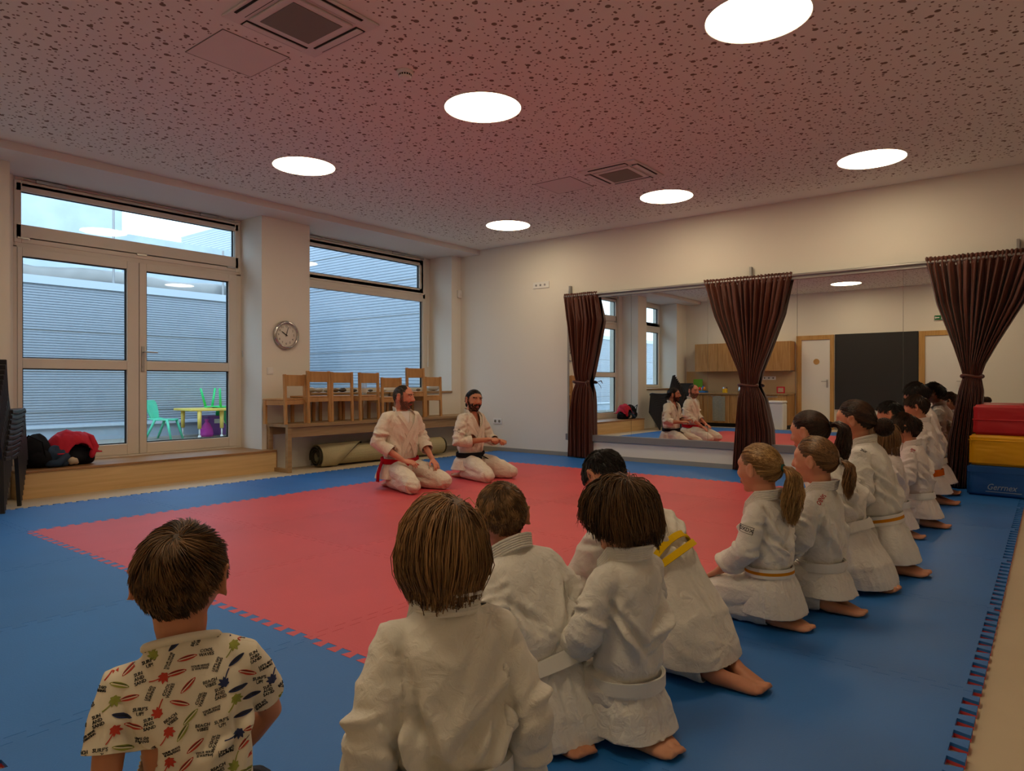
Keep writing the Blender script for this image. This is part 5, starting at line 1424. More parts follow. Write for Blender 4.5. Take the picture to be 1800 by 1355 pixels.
    amp = .012 if not shirt else .005
    at_belt = np.exp(-((lw / .73 - bt) / .045) ** 2) * (1 - arm_w) if not shirt else 0
    fold = (f_torso * (1 - arm_w) * (1 - skirt) + f_arm * arm_w * .85 + f_sk * skirt * 1.15) * (1 - .75 * at_belt)
    top = np.clip((lw / .73 - .86) / .1, 0, 1); fold = fold * (1 - .75 * top) * amp * k
    def tsurf(t, th, g=1.0):
        rx = np.interp(t, [s_[0] for s_ in sec], [s_[1] for s_ in sec]) * kw * g; ry = np.interp(t, [s_[0] for s_ in sec], [s_[2] for s_ in sec]) * k * g
        return spine(t) + u * rx * math.sin(th) + v * ry * math.cos(th)
    def crease(pts, A, wd_):
        nonlocal fold
        pts = [np.asarray(p) for p in pts]; best = np.full(len(P_), 1e9); bl = np.zeros(len(P_)); m_ = len(pts) - 1
        for i in range(m_):
            ab = pts[i + 1] - pts[i]; tt = np.clip(((P_ - pts[i]) @ ab) / np.dot(ab, ab), 0, 1); dd = np.linalg.norm(P_ - (pts[i] + tt[:, None] * ab), axis=1)
            on = dd < best; best = np.where(on, dd, best); bl = np.where(on, (i + tt) / m_, bl)
        x_ = best / wd_; fold = fold + A * (1 - 1.6 * x_ ** 2) * np.exp(-x_ ** 2) * np.sin(np.clip(bl, .03, .97) * PI) ** .6
    nc = 1.0 if not shirt else .5
    for sg in (1, -1):
        for i in range(7):
            t1, t2 = rg.uniform(.55, .86), rg.uniform(.16, .45); a1, a2 = rg.uniform(.50, .80) * PI, rg.uniform(.72, 1.08) * PI
            crease([tsurf(t1 + (t2 - t1) * q_, sg * (a1 + (a2 - a1) * q_)) for q_ in (0, .33, .66, 1)], rg.uniform(.014, .036) * k * nc * rg.choice([1, 1, -1]), rg.uniform(.022, .050) * k)
        for i in range(4):
            t1, t2 = rg.uniform(.5, .8), rg.uniform(.2, .5); a1, a2 = rg.uniform(.1, .4) * PI, rg.uniform(-.1, .3) * PI
            crease([tsurf(t1 + (t2 - t1) * q_, sg * (a1 + (a2 - a1) * q_)) for q_ in (0, .33, .66, 1)], rg.uniform(.005, .012) * k * nc, rg.uniform(.018, .035) * k)
        j = J['l' if sg > 0 else 'r']; ax1 = unit(j['el'] - j['sh']); ax2 = unit(j['wr'] - j['el'])
        for i in range(9 if not shirt else 3):
            q0 = rg.uniform(.25, 1.0); onf = i % 3 == 2 and not shirt
            A0, A1, ax_ = (j['el'], j['wr'], ax2) if onf else (j['sh'], j['el'], ax1)
            e1 = unit(np.cross(ax_, V3(.3, .2, 1))); e2 = np.cross(ax_, e1); ph = rg.uniform(0, 2 * PI); dq = rg.uniform(-.35, .35)
            crease([A0 + (A1 - A0) * (q0 * (.6 if onf else 1) + dq * (q_ - .5)) + (e1 * math.cos(ph + 1.9 * q_) + e2 * math.sin(ph + 1.9 * q_)) * .098 * k for q_ in (0, .25, .5, .75, 1)], rg.uniform(.012, .030) * k * nc * rg.choice([1, 1, -1]), rg.uniform(.018, .036) * k)
    if not shirt:
        for i in range(10):
            th0 = rg.uniform(.25, 1.75) * PI; dth = rg.uniform(-.25, .25); zb_ = hem * k; b_ = spine(bt)
            q1 = b_ + u * .17 * kw * math.sin(th0) + v * .15 * k * math.cos(th0)
            crease([q1 * (1 - q_) + V3(-.02 * k - skirt_back * k, 0, zb_) * q_ + (u * math.sin(th0 + dth * q_) * .235 * flare * kw + V3(1, 0, 0) * math.cos(th0 + dth * q_) * .225 * flare * k - V3(0, 0, 0)) * q_ for q_ in (.05, .35, .65, .98)], rg.uniform(.006, .016) * k * rg.choice([1, 1, -1]), rg.uniform(.022, .045) * k)
    fold = fold * (1 - .9 * at_belt)
    P_ = P_ + N * fold[:, None]
    P_[:, 2] = np.maximum(P_[:, 2], .004); setco(me, P_)
    # open cuffs, hem and neck
    for nm, j in J.items():
        sh, el, wr = j['sh'], j['el'], j['wr']
        if shirt:
            e2 = sh + (el - sh) * .62; cut(me, e2 + unit(el - sh) * .004, unit(el - sh), e2 + unit(el - sh) * .03 * k, .16 * k)
        else:
            cf = el + (wr - el) * j['cuff']; cut_sleeve(me, cf, wr - el, (.135 if not face else .105) * k, .03 * k, .11 * k)
    if shirt: pass
    else: cut(me, V3(0, 0, hem * k), V3(0, 0, -1), V3(0, 0, 0), .8 * k) if hem * k > .012 else None
    cut(me, spine(.985 if not shirt else 1.0), unit(w + v * (.0 if not shirt else .3)), spine(1.02), .15 * k)
    if vneck:
        def inV(C):
            r = C - p0; a_, b_, c_ = r @ u / k, r @ v / k, r @ w / (.73 * k)
            return (b_ > .02) & (c_ > 1 - vneck) & (np.abs(a_) < .085 * (c_ - (1 - vneck)) / vneck + .002)
        drop_faces(me, inV)
    cl_name = 'jacket' if not shirt else 'shirt'
    jacket = link(cl_name, me, gi, root, smooth=True); sm = jacket.modifiers.new('cloth', 'SOLIDIFY'); sm.thickness = .0035; sm.offset = -1
    # ---------------- collar
    def surf(t, th, g=1.0):
        rx = np.interp(t, [s_[0] for s_ in sec], [s_[1] for s_ in sec]) * kw * g; ry = np.interp(t, [s_[0] for s_ in sec], [s_[2] for s_ in sec]) * k * g
        return spine(t) + u * rx * math.sin(th) + v * ry * math.cos(th)
    def band(pts, outs, wdirs, wd, thk, name, m, par, bev=.002):
        mb = MB(); rings = []
        for p, o_, d_ in zip(pts, outs, wdirs):
            o_ = unit(o_); d_ = unit(d_ - o_ * np.dot(d_, o_))
            rings.append([p + d_ * wd / 2 * a_ + o_ * thk * b_ for a_, b_ in ((-1, 0), (0, 0), (1, 0), (1, .9), (.78, 1.1), (.62, .7), (.45, 1.1), (.3, .7), (.14, 1.1), (0, .7), (-.16, 1.1), (-.3, .7), (-.46, 1.1), (-.62, .7), (-.8, 1.1), (-1, .8))])
        mb.loft(rings, True)
        return obj(name, mb, m, par, smooth=False, bevel=0)
    if collar and not shirt:
        for sg in (1, -1):
            pts, outs, wds = [], [], []
            rn = .060 * sH + .006
            for th in (PI, PI * .86, PI * .72, PI * .58, PI * .46):
                o_ = u * sg * math.sin(th) + v * math.cos(th) * 1.08
                pts.append(C7 + nd * (.010 + .008 * math.cos(th) * -1) * sH - w * .012 * k + o_ * rn); outs.append(o_ - nd * .25)
            for t, th, g in ((.955, PI * .34, 1.0), (.90, PI * .24, 1.03), (.78, PI * .13, 1.045), (.62, PI * .03, 1.05), (.42, -PI * .07, 1.05), (.22, -PI * .15, 1.05)):
                p = surf(t, th * 1, g); ctr = spine(t)
                p = ctr + (u * np.dot(p - ctr, u) * sg + v * np.dot(p - ctr, v)); o_ = p - ctr
                pts.append(p + unit(o_) * (.004 if sg > 0 else .002)); outs.append(o_)
            for i in range(len(pts)):
                tg = unit(pts[min(i + 1, len(pts) - 1)] - pts[max(i - 1, 0)]); o_ = unit(outs[i]); d_ = np.cross(tg, o_); d_ = d_
                if i <= 4: d_ = nd
                wds.append(d_ if i <= 4 else (d_ if np.dot(d_, wds[-1]) > 0 else -d_))
            band(pts, outs, wds, .044 * (k / .55) ** .6, .006, 'collar', gi, jacket)
    if shirt:
        ring = []
        for i in range(25):
            th = 2 * PI * i / 24; p_ = surf(1.0, th, 1.0); ring.append(p_ - w * (.3 * np.dot(p_ - spine(1.0), v) + .003))
        obj('neckband', MB().tube(ring, .0085, 8), gi, jacket, smooth=True)
    if undershirt is not None:
        mb = MB(); nt_, nth = 12, 13; vs = [surf(.66 + .33 * i / (nt_ - 1), (-.30 + .60 * j / (nth - 1)) * PI, .965) for i in range(nt_) for j in range(nth)]
        mb.add(vs, [(i * nth + j, i * nth + j + 1, (i + 1) * nth + j + 1, (i + 1) * nth + j) for i in range(nt_ - 1) for j in range(nth - 1)])
        obj('undershirt', mb, undershirt, root, smooth=True).modifiers.new('cloth', 'SOLIDIFY').thickness = .003
    # ---------------- belt
    if belt is not None:
        bs = stripes or [belt]
        nb = len(bs); wd = (.070 * k if k < .7 else .058 * k) * (1 if belt_tilt < .02 else .58)
        for lay in range(2 if nb == 1 else 1):
            mb = MB(); n = 44; rings = []
            for i in range(n):
                th = 2 * PI * i / n; g = 1.10; tl = belt_tilt * math.sin(th + lay * 1.2 + (seed if belt_tilt < .02 else 1.2)) * (1 if lay else -1)
                c_ = spine(bt + tl); o_ = (u * .172 * kw * math.sin(th) + v * .148 * k * math.cos(th)) * (1.09 if not face else 1.14); on = unit(o_)
                c_ = c_ + o_ + on * (.004 + .005 * lay)
                rr = []
                for q_ in range(nb + 1): rr.append(c_ + w * wd * (q_ / nb - .5))
                for q_ in range(nb + 1): rr.append(c_ + w * wd * (.5 - q_ / nb) + on * .006)
                rings.append(rr)
            m_ = len(rings[0]); vs = [p for r_ in rings for p in r_]; fs = []; mi = []
            for i in range(n):
                for q_ in range(m_):
                    a_, b_ = i * m_ + q_, i * m_ + (q_ + 1) % m_; i2 = (i + 1) % n
                    fs.append((a_, b_, i2 * m_ + (q_ + 1) % m_, i2 * m_ + q_)); mi.append(min(nb - 1, q_ if q_ < nb else (m_ - 2 - q_ if q_ > nb else nb - 1)) if nb > 1 else 0)
            if lay == 0: bm0 = MB()
            bm0.add(vs, fs); bm0.m[-len(fs):] = [max(0, x_) for x_ in mi]
        beltob = obj('belt', bm0, bs, root, smooth=False)
        kp = surf(bt, 0, 1.0) + v * .018; kn_ = MB()
        kn_.ball(kp, (.03 * k / .76, .018 * k / .76, .022 * k / .76), 14, 10, np.stack([u, v, w], 1))
        tails = tie_tails or ((.22, .30), (-.2, .28))
        for yy, ll in tails:
            e_ = kp + u * yy * .5 * k + v * .08 * k - Z * .06 * k; e2 = e_ + u * yy * .5 * k + v * .04 * k - Z * max(.02, ll * .5) * k
            pts = [kp, kp * .5 + e_ * .5 + v * .012, e_, e2]
            kn_.tube(pts, [.016, .019, .02, .02], 8, flat=.28)
        if hip_tail:
            q0 = surf(bt, -.52 * PI, 1.16); oo = unit(q0 - spine(bt)); kn_.loft([[q0 + oo * (.008 + d_) - Z * dz_ + v * .022 * a_ + oo * .003 * b_ for a_, b_ in ((-1, 0), (1, 0), (1, 1), (-1, 1))] for dz_, d_ in ((-.01, 0), (.05, .03), (.11, .055), (.19, .06))])
        obj('knot', kn_, bs[len(bs) // 2], beltob, smooth=True)
    # ---------------- hair
    hobj = None
    if hair:
        st_, colr, n_, wdt, opt = hair
        hobj = hair_object(root, hp, st_, HAIR[colr], seed, n_, wdt, 'hair', opt)
    return dict(root=root, hp=hp, spine=spine, u=u, v=v, w=w, k=k, kw=kw, jacket=jacket, surf=surf, J=J, body=body, hs=sH, hair=hobj)

def stubble(P, name, m, region, n, length, width, down, seed):
    """short hair grown from the part of the face picked out by region"""
    rg = np.random.default_rng(seed); me = P['body'].data; hp = P['hp']; Rm = np.stack([hp['F'], hp['L'], hp['U']], 1)
    pc = np.empty(len(me.polygons) * 3); me.polygons.foreach_get('center', pc); pc = pc.reshape(-1, 3)
    nn = np.empty(len(me.polygons) * 3); me.polygons.foreach_get('normal', nn); nn = nn.reshape(-1, 3)
    q = (pc - hp['c']) @ Rm / P['hs']; idx = np.nonzero(region(q))[0]
    if not len(idx): return None
    pk = rg.choice(idx, n); p = pc[pk] + rg.normal(size=(n, 3)) * .0015; dr = nn[pk] * .55 + down(q[pk]) @ Rm.T + rg.normal(size=(n, 3)) * .18
    dr /= np.linalg.norm(dr, axis=1)[:, None]; L = length * rg.uniform(.6, 1.1, n)
    paths = np.stack([p - nn[pk] * .001 + dr * (L * t)[:, None] - nn[pk] * (L * t * t * .3)[:, None] for t in (0, .35, .7, 1)], 1)
    o = link(name, strands_mesh(paths, width, np.clip(.45 + .35 * rg.normal(size=n), 0, 1)), m, P['root']); return o

def print_on(P, origin, ax_x, ax_y, ray, shapes, mats_new, lift=.0012):
    """lays flat printed shapes on a garment by following its surface; shapes: list of (verts2d, faces, slot)"""
    me = P['jacket'].data; base = len(me.materials)
    for m in mats_new: me.materials.append(m)
    bm = bmesh.new(); bm.from_mesh(me)
    bvh = BVHTree.FromBMesh(bm)
    ray = Vector(unit(ray)); n_ok = 0
    for vs, fs, slot in shapes:
        hit = []
        for x, y in vs:
            o = Vector(origin + ax_x * x + ax_y * y) - ray * .35
            h = bvh.ray_cast(o, ray, .7); hit.append(h)
        new = [None] * len(vs)
        for f in fs:
            if any(hit[i][0] is None or hit[i][1].dot(ray) > -.12 for i in f): continue
            ds = [hit[i][3] for i in f]
            if max(ds) - min(ds) > .02: continue
            vv = []
            for i in f:
                if new[i] is None: new[i] = bm.verts.new(hit[i][0] + hit[i][1] * lift)
                vv.append(new[i])
            try:
                fc = bm.faces.new(vv); fc.material_index = base + slot; fc.normal_update()
                if fc.normal.dot(ray) > 0: fc.normal_flip()
                n_ok += 1
            except ValueError: pass
    bm.to_mesh(me); bm.free(); me.update()
    return n_ok
# ================================================================== people: who kneels where
CAST = {}
lap = dict(l=dict(elbow=(.06, .27, .60), wrist=(.36, .17, .36)), r=dict(elbow=(.06, .27, .60), wrist=(.36, .17, .36)))
side_arms = dict(l=dict(elbow=(-.03, .275, .58), wrist=(.10, .29, .27), cuff=.8), r=dict(elbow=(-.03, .275, .58), wrist=(.10, .29, .27), cuff=.8))

# --- the two teachers
CAST['m1'] = person('man with short grey hair and beard kneeling in white gi with red belt', (-4.93, 4.52), -2, .745, 1.08, wide=1.34, lean=2, head=(24, 4, 0), vox=.0055, gi=GI_C, skin=SKIN_M,
    belt=BELT_R, hair=('receding', 'grey', 2600, .0012, {}), face=True, vneck=.22, belt_t=.13, seed=3, knees=.27, hem=.14, flare=.95,
    arms=dict(l=dict(elbow=(.02, .34, .62), wrist=(.36, .235, .37), dir=(.75, -.12, -.55), up=(.5, .1, .8), cuff=.55), r=dict(elbow=(.0, .36, .60), wrist=(.30, .20, .385), dir=(.8, -.55, -.2), up=(.2, .2, 1), cuff=.52)),
    tie_tails=((.25, .2), (-.25, .2)), hip_tail=True, undershirt=M['white'])
CAST['m2'] = person('bearded man with tied-back dark hair kneeling in white gi with black belt', (-4.857, 5.455), 4, .70, 1.05, wide=1.22, lean=2, head=(-22, 0, -4), vox=.0055, gi=GI_C, skin=SKIN_T,
    belt=BELT_B, hair=('manbun', 'black', 2400, .0014, {'tie': (-1.08, 0, -.35), 'th': .07}), face=True, vneck=.36, seed=5, knees=.30, hem=.14, flare=.95, hand_curl=1.2, belt_t=.13,
    arms=dict(l=dict(elbow=(.10, .36, .56), wrist=(.40, .24, .56), dir=(.7, -.5, .1), up=(.1, .3, 1), cuff=.45), r=dict(elbow=(.03, .34, .56), wrist=(.37, .02, .60), dir=(.9, .3, .1), up=(.1, .1, 1), cuff=.45)))

# --- children, from the camera along the row
CAST['tee'] = person('boy in a white surf print T-shirt sitting nearest the camera', (-1.251, 0.640), 150, .515, 1.0, wide=1.2, lean=8, side=5, head=(-10, 6, 0), vox=.005, shirt=True, skin=SKIN_W, gi=mat('tee_cotton', srgb(226, 216, 196), rough=.9, spec=.1, noise=.04, bump=.3, bscale=40),
    hair=('short', 'brown', 5200, .0011, {'top': .062, 'nape': .016, 'th': .22, 'whorl': (-.55, -.05, .84), 'swirl': .55, 'cf': 6}), seed=7, pants=cloth('dark_shorts', (.03, .035, .05, 1)),
    arms=dict(l=dict(elbow=(-.04, .285, .56), wrist=(.02, .33, .12), dir=(.5, .3, -.5)), r=dict(elbow=(.22, .26, .62), wrist=(.42, .10, .34))))
CAST['bob'] = person('child with brown bob and ribbed white gi, nearest of the row', (-.93, .985), 146, .56, .98, wide=1.08, lean=5, head=(-6, 6, 0), vox=.005, gi=GI_R, skin=SKIN, belt=BELT_W,
    hair=('bob', 'light', 5600, .0012, {'whorl': (-.30, -.40, .87), 'swirl': .35, 'len': .30, 'zc': -.118, 'curl': .75, 'th': .20, 'cf': 4.5, 'locks': 120, 'clump': .75, 'wild': .05}), seed=11, arms=side_arms, hem=.06, belt_t=.24)
CAST['crop'] = person('boy with cropped brown hair leaning forward, white belt across his back', (-1.135, 1.616), 160, .53, .98, wide=1.12, lean=26, side=7, head=(-12, 4, 0), vox=.0055, gi=GI, skin=SKIN_W, belt=BELT_W,
    hair=('short', 'light', 4200, .0012, {'top': .030, 'nape': .010, 'th': .12, 'whorl': (-.5, -.25, .83), 'swirl': .6}), seed=13, arms=lap, hem=.04, flare=1.1)
CAST['shag'] = person('small child with tousled dark brown hair and white belt, bare soles behind', (-0.951, 1.743), 168, .52, .98, wide=1.05, lean=0, head=(36, 10, 0), vox=.0055, gi=GI, skin=SKIN, belt=BELT_W,
    hair=('shag', 'brown', 5200, .0013, {'whorl': (-.4, .1, .9), 'swirl': .5, 'len': .22, 'zc': -.105, 'jag': .03, 'curl': .40, 'th': .30, 'wild': .09, 'cf': 6.5, 'locks': 90, 'clump': .85}), seed=17, arms=lap, hem=.07, flare=.95, belt_t=.06)
CAST['bow'] = person('child bowing low in white gi with bright yellow belt', (-1.020, 2.280), 172, .60, .98, wide=1.1, lean=50, head=(-5, 40, 0), vox=.006, gi=GI_R, skin=SKIN_T, belt=BELT_Y,
    hair=('short', 'black', 2800, .0016, {'top': .04, 'nape': .012, 'th': .15}), seed=19, hem=.10, flare=1.12, hips=.40, belt_t=.33, belt_tilt=.075, ank=-.24,
    arms=dict(l=dict(elbow=(.62, .22, .45), wrist=(.60, .12, .12), cuff=.75), r=dict(elbow=(.62, .22, .45), wrist=(.60, .12, .12), cuff=.75)))
CAST['blond'] = person('girl with long blonde ponytail and white gi with sleeve badge', (-0.932, 2.937), 172, .53, .98, wide=1.05, lean=3, head=(-4, 2, 0), vox=.006, gi=GI, skin=SKIN, belt=BELT_O, stripes=[BELT_W, BELT_O, BELT_W],
    hair=('pony', 'blonde', 2600, .0016, {'tie': (-1.08, -.05, -.05)}), seed=23, arms=lap, hem=.10, belt_t=.2)
CAST['red9'] = person('girl with light brown ponytail and red lettering on her gi shoulder', (-0.809, 3.260), 176, .545, .98, wide=1.05, lean=0, head=(0, 2, 0), vox=.006, gi=GI, skin=SKIN, belt=BELT_W,
    hair=('pony', 'light', 2600, .0016, {'tie': (-1.1, -.02, -.12)}), seed=29, arms=lap, hem=.14)
CAST['tall10'] = person('taller girl with dark brown ponytail kneeling with white belt', (-0.794, 3.743), 170, .665, 1.02, wide=1.0, lean=22, head=(0, 4, 0), vox=.0065, gi=GI, skin=SKIN, belt=BELT_W,
    hair=('pony', 'dark', 2400, .0018, {'tie': (-1.1, -.05, .12)}), seed=31, belt_t=.2, arms=lap, hem=.04, flare=1.2)
CAST['bun'] = person('teenage girl with low dark bun and black lettering on gi shoulder', (-0.726, 4.132), 174, .69, 1.02, wide=1.0, lean=12, head=(4, 2, 0), vox=.0065, gi=GI, skin=SKIN_W, belt=BELT_O, stripes=[BELT_W, BELT_O, BELT_W],
    hair=('bun', 'dark', 2400, .0018, {'tie': (-1.08, -.05, -.38)}), seed=37, belt_t=.18, arms=lap, hem=.10)
CAST['pink14'] = person('girl with loose brown hair behind the teenager with the bun', (-0.823, 5.104), 176, .55, .97, lean=6, head=(0, 4, 0), vox=.007, gi=GI_P, skin=SKIN, belt=BELT_W,
    hair=('shag', 'light', 1800, .0022, {'len': .28, 'zc': -.15, 'th': .2}), seed=41, arms=lap, hem=.12)
CAST['red13'] = person('boy with dark curly hair and red lettering on his gi shoulder', (-0.741, 5.585), 176, .575, .97, lean=8, head=(6, 4, 0), vox=.007, gi=GI_P, skin=SKIN_W, belt=BELT_W,
    hair=('fringe', 'dark', 2000, .0022, {'top': .07, 'nape': .04, 'th': .3, 'wild': .1}), seed=43, arms=lap, hem=.12)
CAST['crop12'] = person('boy with shaved sides and flat black hair near the mirror end', (-0.889, 6.161), 178, .655, .98, lean=12, head=(4, 2, 0), vox=.007, gi=GI_P, skin=SKIN_W, belt=BELT_W,
    hair=('short', 'black', 1500, .0024, {'top': .05, 'nape': .005, 'th': .16}), seed=47, arms=lap, hem=.12)
CAST['boy15'] = person('boy with short dark hair and orange belt, second from the mirror', (-0.825, 6.694), 178, .685, .98, lean=6, head=(4, 2, 0), vox=.007, gi=GI_P, skin=SKIN_W, belt=BELT_OR,
    hair=('short', 'dark', 1500, .0024, {'top': .05, 'nape': .016, 'th': .2}), seed=53, arms=lap, hem=.14)
CAST['end16'] = person('youth with thick black hair at the mirror end of the row', (-0.877, 7.301), 178, .78, 1.02, lean=8, head=(4, 0, 0), vox=.007, gi=GI_P, skin=SKIN_W, belt=BELT_W,
    hair=('fringe', 'black', 1600, .0026, {'top': .08, 'nape': .03, 'th': .32}), seed=59, arms=lap, hem=.14)

# --- ponytails and the bun
def tail(key, col, n, tie, back, length, spread, wave, seed, band_m, side=0.0, wdt=.0016):
    P = CAST[key]; o, tb = tail_object(P['root'], P['hp'], HAIR[col], seed, n, wdt, tie, back, length, spread, wave, side=side)
    obj('hair_tie', tb, band_m, o, smooth=True)
tie_g = mat('green_hair_tie', srgb(30, 90, 80), rough=.7); tie_w = mat('pale_hair_tie', srgb(150, 140, 130), rough=.7); tie_d = mat('dark_hair_tie', srgb(26, 20, 20), rough=.7)
tail('blond', 'blonde', 1500, (-1.10, -.05, -.05), .06, .27, .046, .020, 61, tie_g)
tail('red9', 'light', 1200, (-1.12, -.02, -.12), .05, .19, .032, .012, 62, tie_w)
tail('tall10', 'dark', 1300, (-1.12, -.05, .12), .09, .26, .044, .014, 63, tie_d, wdt=.0018)
P = CAST['bun']; hp = P['hp']; Rm = np.stack([hp['F'], hp['L'], hp['U']], 1)
def bun(P, col, tie, rad, seed, n, wdt, name='bun'):
    rg = np.random.default_rng(seed); hp = P['hp']; Rm = np.stack([hp['F'], hp['L'], hp['U']], 1)
    c0 = np.array(tie) * [hp['a'], hp['b'], hp['cz']] + np.array([-rad * .8, 0, -rad * .35])
    paths = []
    for i in range(n):
        axn = unit(rg.normal(size=3) + [1.4, 0, .5]); e1 = unit(np.cross(axn, [0, 1, .2])); e2 = np.cross(axn, e1); a0 = rg.uniform(0, 2 * PI); r = rad * rg.uniform(.8, 1.08); ln = rg.uniform(1.2, 2.6); off = axn * rg.normal() * rad * .35
        rr = math.sqrt(max(.1, 1 - (np.linalg.norm(off) / rad) ** 2)) * r
        paths.append([c0 + off + (e1 * math.cos(a0 + ln * t) + e2 * math.sin(a0 + ln * t) * .9) * rr for t in np.linspace(0, 1, 9)])
    Q = np.array(paths) @ Rm.T + hp['c']
    core = MB().ball(hp['c'] + Rm @ c0, (rad * .9, rad * .9, rad * .85), 14, 10)
    return link(name, strands_mesh(Q, wdt, np.clip(.4 + .3 * rg.normal(size=n), 0, 1), core), HAIR[col], P['root'])
bun(P, 'dark', (-1.05, -.05, -.42), .048, 64, 900, .0018)
bun(CAST['m2'], 'black', (-1.02, 0, -.55), .026, 66, 300, .0016)

# --- beards and brows of the teachers
for key, hm, ln in (('m1', HAIR['beardgrey'], .011), ('m2', HAIR['black'], .013)):
    P = CAST[key]
    stubble(P, 'beard', hm, lambda q: ((q[:, 2] < -.042) & (q[:, 2] > -.118) & (q[:, 0] > .0) & ~((np.abs(q[:, 1]) < .018) & (q[:, 2] > -.080)) & ~((np.abs(q[:, 1]) < .045) & (q[:, 2] > -.058) & (q[:, 0] > .05)))
            | ((np.abs(q[:, 1]) > .052) & (q[:, 0] > .008) & (q[:, 0] < .034) & (q[:, 2] < .02) & (q[:, 2] > -.06)), 2600 if key == 'm1' else 2000, ln, .0011, lambda q: np.tile([.05, 0, -.6], (len(q), 1)), 71)
    stubble(P, 'moustache', hm, lambda q: (q[:, 2] < -.047) & (q[:, 2] > -.062) & (np.abs(q[:, 1]) < .032) & (q[:, 0] > .068), 420, .010, .0010, lambda q: np.stack([np.zeros(len(q)), np.sign(q[:, 1]) * .7, np.full(len(q), -.35)], 1), 72)
    stubble(P, 'eyebrows', HAIR['black'], lambda q: (q[:, 2] > .012) & (q[:, 2] < .0215) & (np.abs(q[:, 1]) > .012) & (np.abs(q[:, 1]) < .050) & (q[:, 0] > .058), 320, .009, .0010, lambda q: np.stack([np.zeros(len(q)), np.sign(q[:, 1]) * 1.2, np.full(len(q), .1)], 1), 73)

# --- print on the T-shirt: surfboards, palms and words
P = CAST['tee']; rgp = np.random.default_rng(99)
NAVY, REDP, GRN = mat('print_navy', srgb(44, 54, 96), rough=.8), mat('print_red', srgb(190, 62, 44), rough=.8), mat('print_green', srgb(146, 152, 66), rough=.8)
def board(L=.034, W=.0088):
    t = np.linspace(0, 1, 17); w_ = W / 2 * np.sin(t * PI) ** .62; x = (t - .5) * L
    vs = [(a, b) for a, b in zip(x, w_)] + [(a, -b) for a, b in zip(x, w_)]; n_ = 17
    return vs, [(i, i + 1, n_ + i + 1, n_ + i) if 0 < i < n_ - 2 else ((i, i + 1, n_ + i + 1) if i == 0 else (i, i + 1, n_ + i)) for i in range(n_ - 1)]
def stripe(L=.029, W=.0016, o=0.0):
    t = np.linspace(-.5, .5, 9); vs = [(a * L, W / 2 + o) for a in t] + [(a * L, -W / 2 + o) for a in t]
    return vs, [(i, i + 1, 9 + i + 1, 9 + i) for i in range(8)]
def palm():
    vs, fs = [], []
    t = np.linspace(0, 1, 7); cx = -.012 + .024 * t; cy = -.010 + .006 * t + .006 * t * t
    for i in range(7): vs += [(cx[i], cy[i] + .0009), (cx[i] + .0004, cy[i] - .0009)]
    fs += [(2 * i, 2 * i + 2, 2 * i + 3, 2 * i + 1) for i in range(6)]
    for k in range(7):
        a = k * 2 * PI / 7 + .3; b = len(vs); c_, s_ = math.cos(a), math.sin(a)
        for q, wq in ((0, .0008), (.35, .0030), (.7, .0026), (1, .0003)):
            l_ = .0105 * q; dr = -.003 * q * q
            vs += [(.012 + c_ * l_ - s_ * wq, .002 + s_ * l_ + c_ * wq + dr), (.012 + c_ * l_ + s_ * wq, .002 + s_ * l_ - c_ * wq + dr)]
        fs += [(b + 2 * i, b + 2 * i + 1, b + 2 * i + 3, b + 2 * i + 2) for i in range(3)]
    return vs, fs
words_ = [("SURF'S\nUP!", .0085), ('BEACH\nVIBES', .0078), ('SUN\nAND\nSAND', .0078), ('COOL\nWAVES', .0078), ("LET'S GO\nSURFING", .0062), ('YOUR WAVE\nIS WAITING', .0052)]
def place(sh, x, y, a, sc=1.0, slot=0):
    vs, fs = sh; c_, s_ = math.cos(a), math.sin(a)
    return ([(x + sc * (p[0] * c_ - p[1] * s_), y + sc * (p[0] * s_ + p[1] * c_)) for p in vs], fs, slot)
shapes = []; seq = 0
for iy in range(15):
    for ix in range(-8, 9):
        x = (ix + .5 * (iy % 2)) * .033 + rgp.normal() * .002; y = .008 + iy * .0255 + rgp.normal() * .002; kd = (ix * 5 + iy * 3) % 6
        if kd in (0, 3):
            sl = int(rgp.integers(0, 3)); a = rgp.choice([.55, .7, -.4, .1, .9]); shapes.append(place(board(), x, y, a, 1.0, (1, 2, 3)[sl])); shapes.append(place(stripe(), x, y, a, 1.0, 4 if sl else 0)); shapes.append(place(stripe(.024, .0010, .0024), x, y, a, 1.0, 0))
        elif kd == 1: shapes.append(place(palm(), x, y, rgp.choice([-.3, .5, -2.4, .2]), 0.95, int(rgp.choice([1, 2, 3]))))
        else:
            wd_, hh = words_[(ix * 2 + iy + (kd * 3)) % 6]; shapes.append(place(text_tris(wd_), x, y, rgp.choice([.12, .5, 1.1, -.1, .25]), hh, 0))
org = P['spine'](0.02)
bottom_slots = [M['ink'], NAVY, REDP, GRN, P['jacket'].data.materials[0]]
# lift stripes a touch above the boards
for grp, lf in (([q for i, q in enumerate(shapes)], .0012),):
    print_on(P, org - P['v'] * .0, -P['u'], P['w'], P['v'] * .96 - P['w'] * .1, [q for q in grp if len(q[0]) != 18], bottom_slots, lf)
    print_on(P, org - P['v'] * .0, -P['u'], P['w'], P['v'] * .96 - P['w'] * .1, [q for q in grp if len(q[0]) == 18], bottom_slots, .0004)

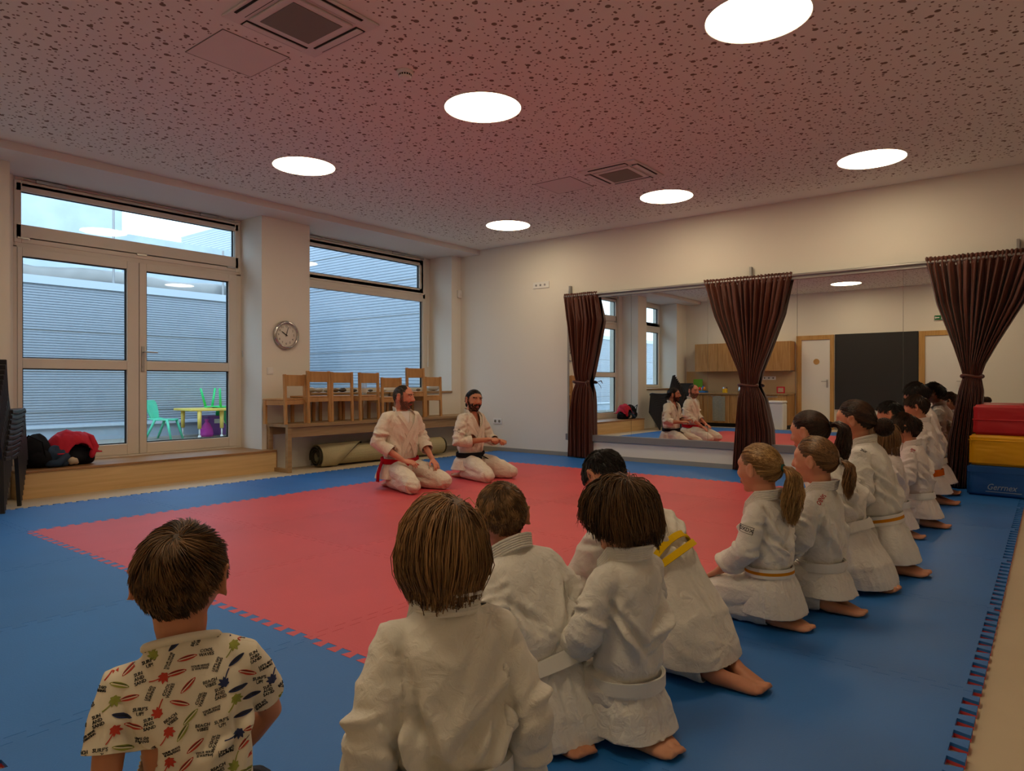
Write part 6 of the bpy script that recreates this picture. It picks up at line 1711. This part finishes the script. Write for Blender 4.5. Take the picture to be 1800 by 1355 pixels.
# --- lettering and badges on the white jackets
def letter(key, side, q, rayv, axx, axy, txt, size, m, extra=None):
    P = CAST[key]; j = P['J'][side]; u, v, w = P['u'], P['v'], P['w']
    o = j['sh'] + (j['el'] - j['sh']) * q[0] + u * q[1] * P['k'] + v * q[2] * P['k'] + w * q[3] * P['k']
    vs, fs = text_tris(txt); cm = lambda c: u * c[0] + v * c[1] + w * c[2]
    print_on(P, o, cm(axx), cm(axy), cm(rayv), [([(a * size, b * size) for a, b in vs], fs, 0)] + (extra or []), m)
def frame_shape(wd, ht, t):
    vs, fs = [], []
    for (x0, x1, y0, y1) in ((-wd, wd, ht - t, ht), (-wd, wd, -ht, -ht + t), (-wd, -wd + t, -ht, ht), (wd - t, wd, -ht, ht)):
        b = len(vs); nn_ = 6; hz = (x1 - x0) > (y1 - y0)
        for i in range(nn_ + 1):
            f = i / nn_; vs += ([(x0 + (x1 - x0) * f, y0), (x0 + (x1 - x0) * f, y1)] if hz else [(x0, y0 + (y1 - y0) * f), (x1, y0 + (y1 - y0) * f)])
        fs += [(b + 2 * i, b + 2 * i + 2, b + 2 * i + 3, b + 2 * i + 1) for i in range(nn_)]
    return vs, fs
letter('blond', 'l', (.42, 0, 0, 0), (-1, 0, -.1), (0, -1, -.25), (0, -.25, 1), 'DXDX', .021, [M['ink']], [frame_shape(.030, .014, .0016) + (0,)])
letter('red9', 'l', (.0, -.03, -.05, .02), (-.75, .25, -.55), (0, .35, -1), (0, -1, -.35), 'SANBO', .024, [M['red_ink']])
letter('bun', 'l', (.0, -.03, -.04, .02), (-.75, .25, -.55), (0, .5, -.9), (0, -.9, -.5), 'JR', .034, [M['ink']])
letter('red13', 'l', (.0, -.03, -.04, .02), (-.75, .25, -.55), (0, .35, -1), (0, -1, -.35), 'SBA', .034, [M['red_ink']])
letter('m2', 'r', (.50, 0, 0, 0), (1, -.5, 0), (0, 1, 0), (0, 0, 1), 'O', .045, [M['grille']])
letter('m2', 'r', (.50, 0, 0, 0), (1, -.5, 0), (0, 1, 0), (0, 0, 1), '*', .06, [M['grille']])
letter('m1', 'r', (.6, .10, .2, -.16), (0, -1, 0), (-1, 0, 0), (0, 0, 1), 'vwv', .026, [M['ink']])
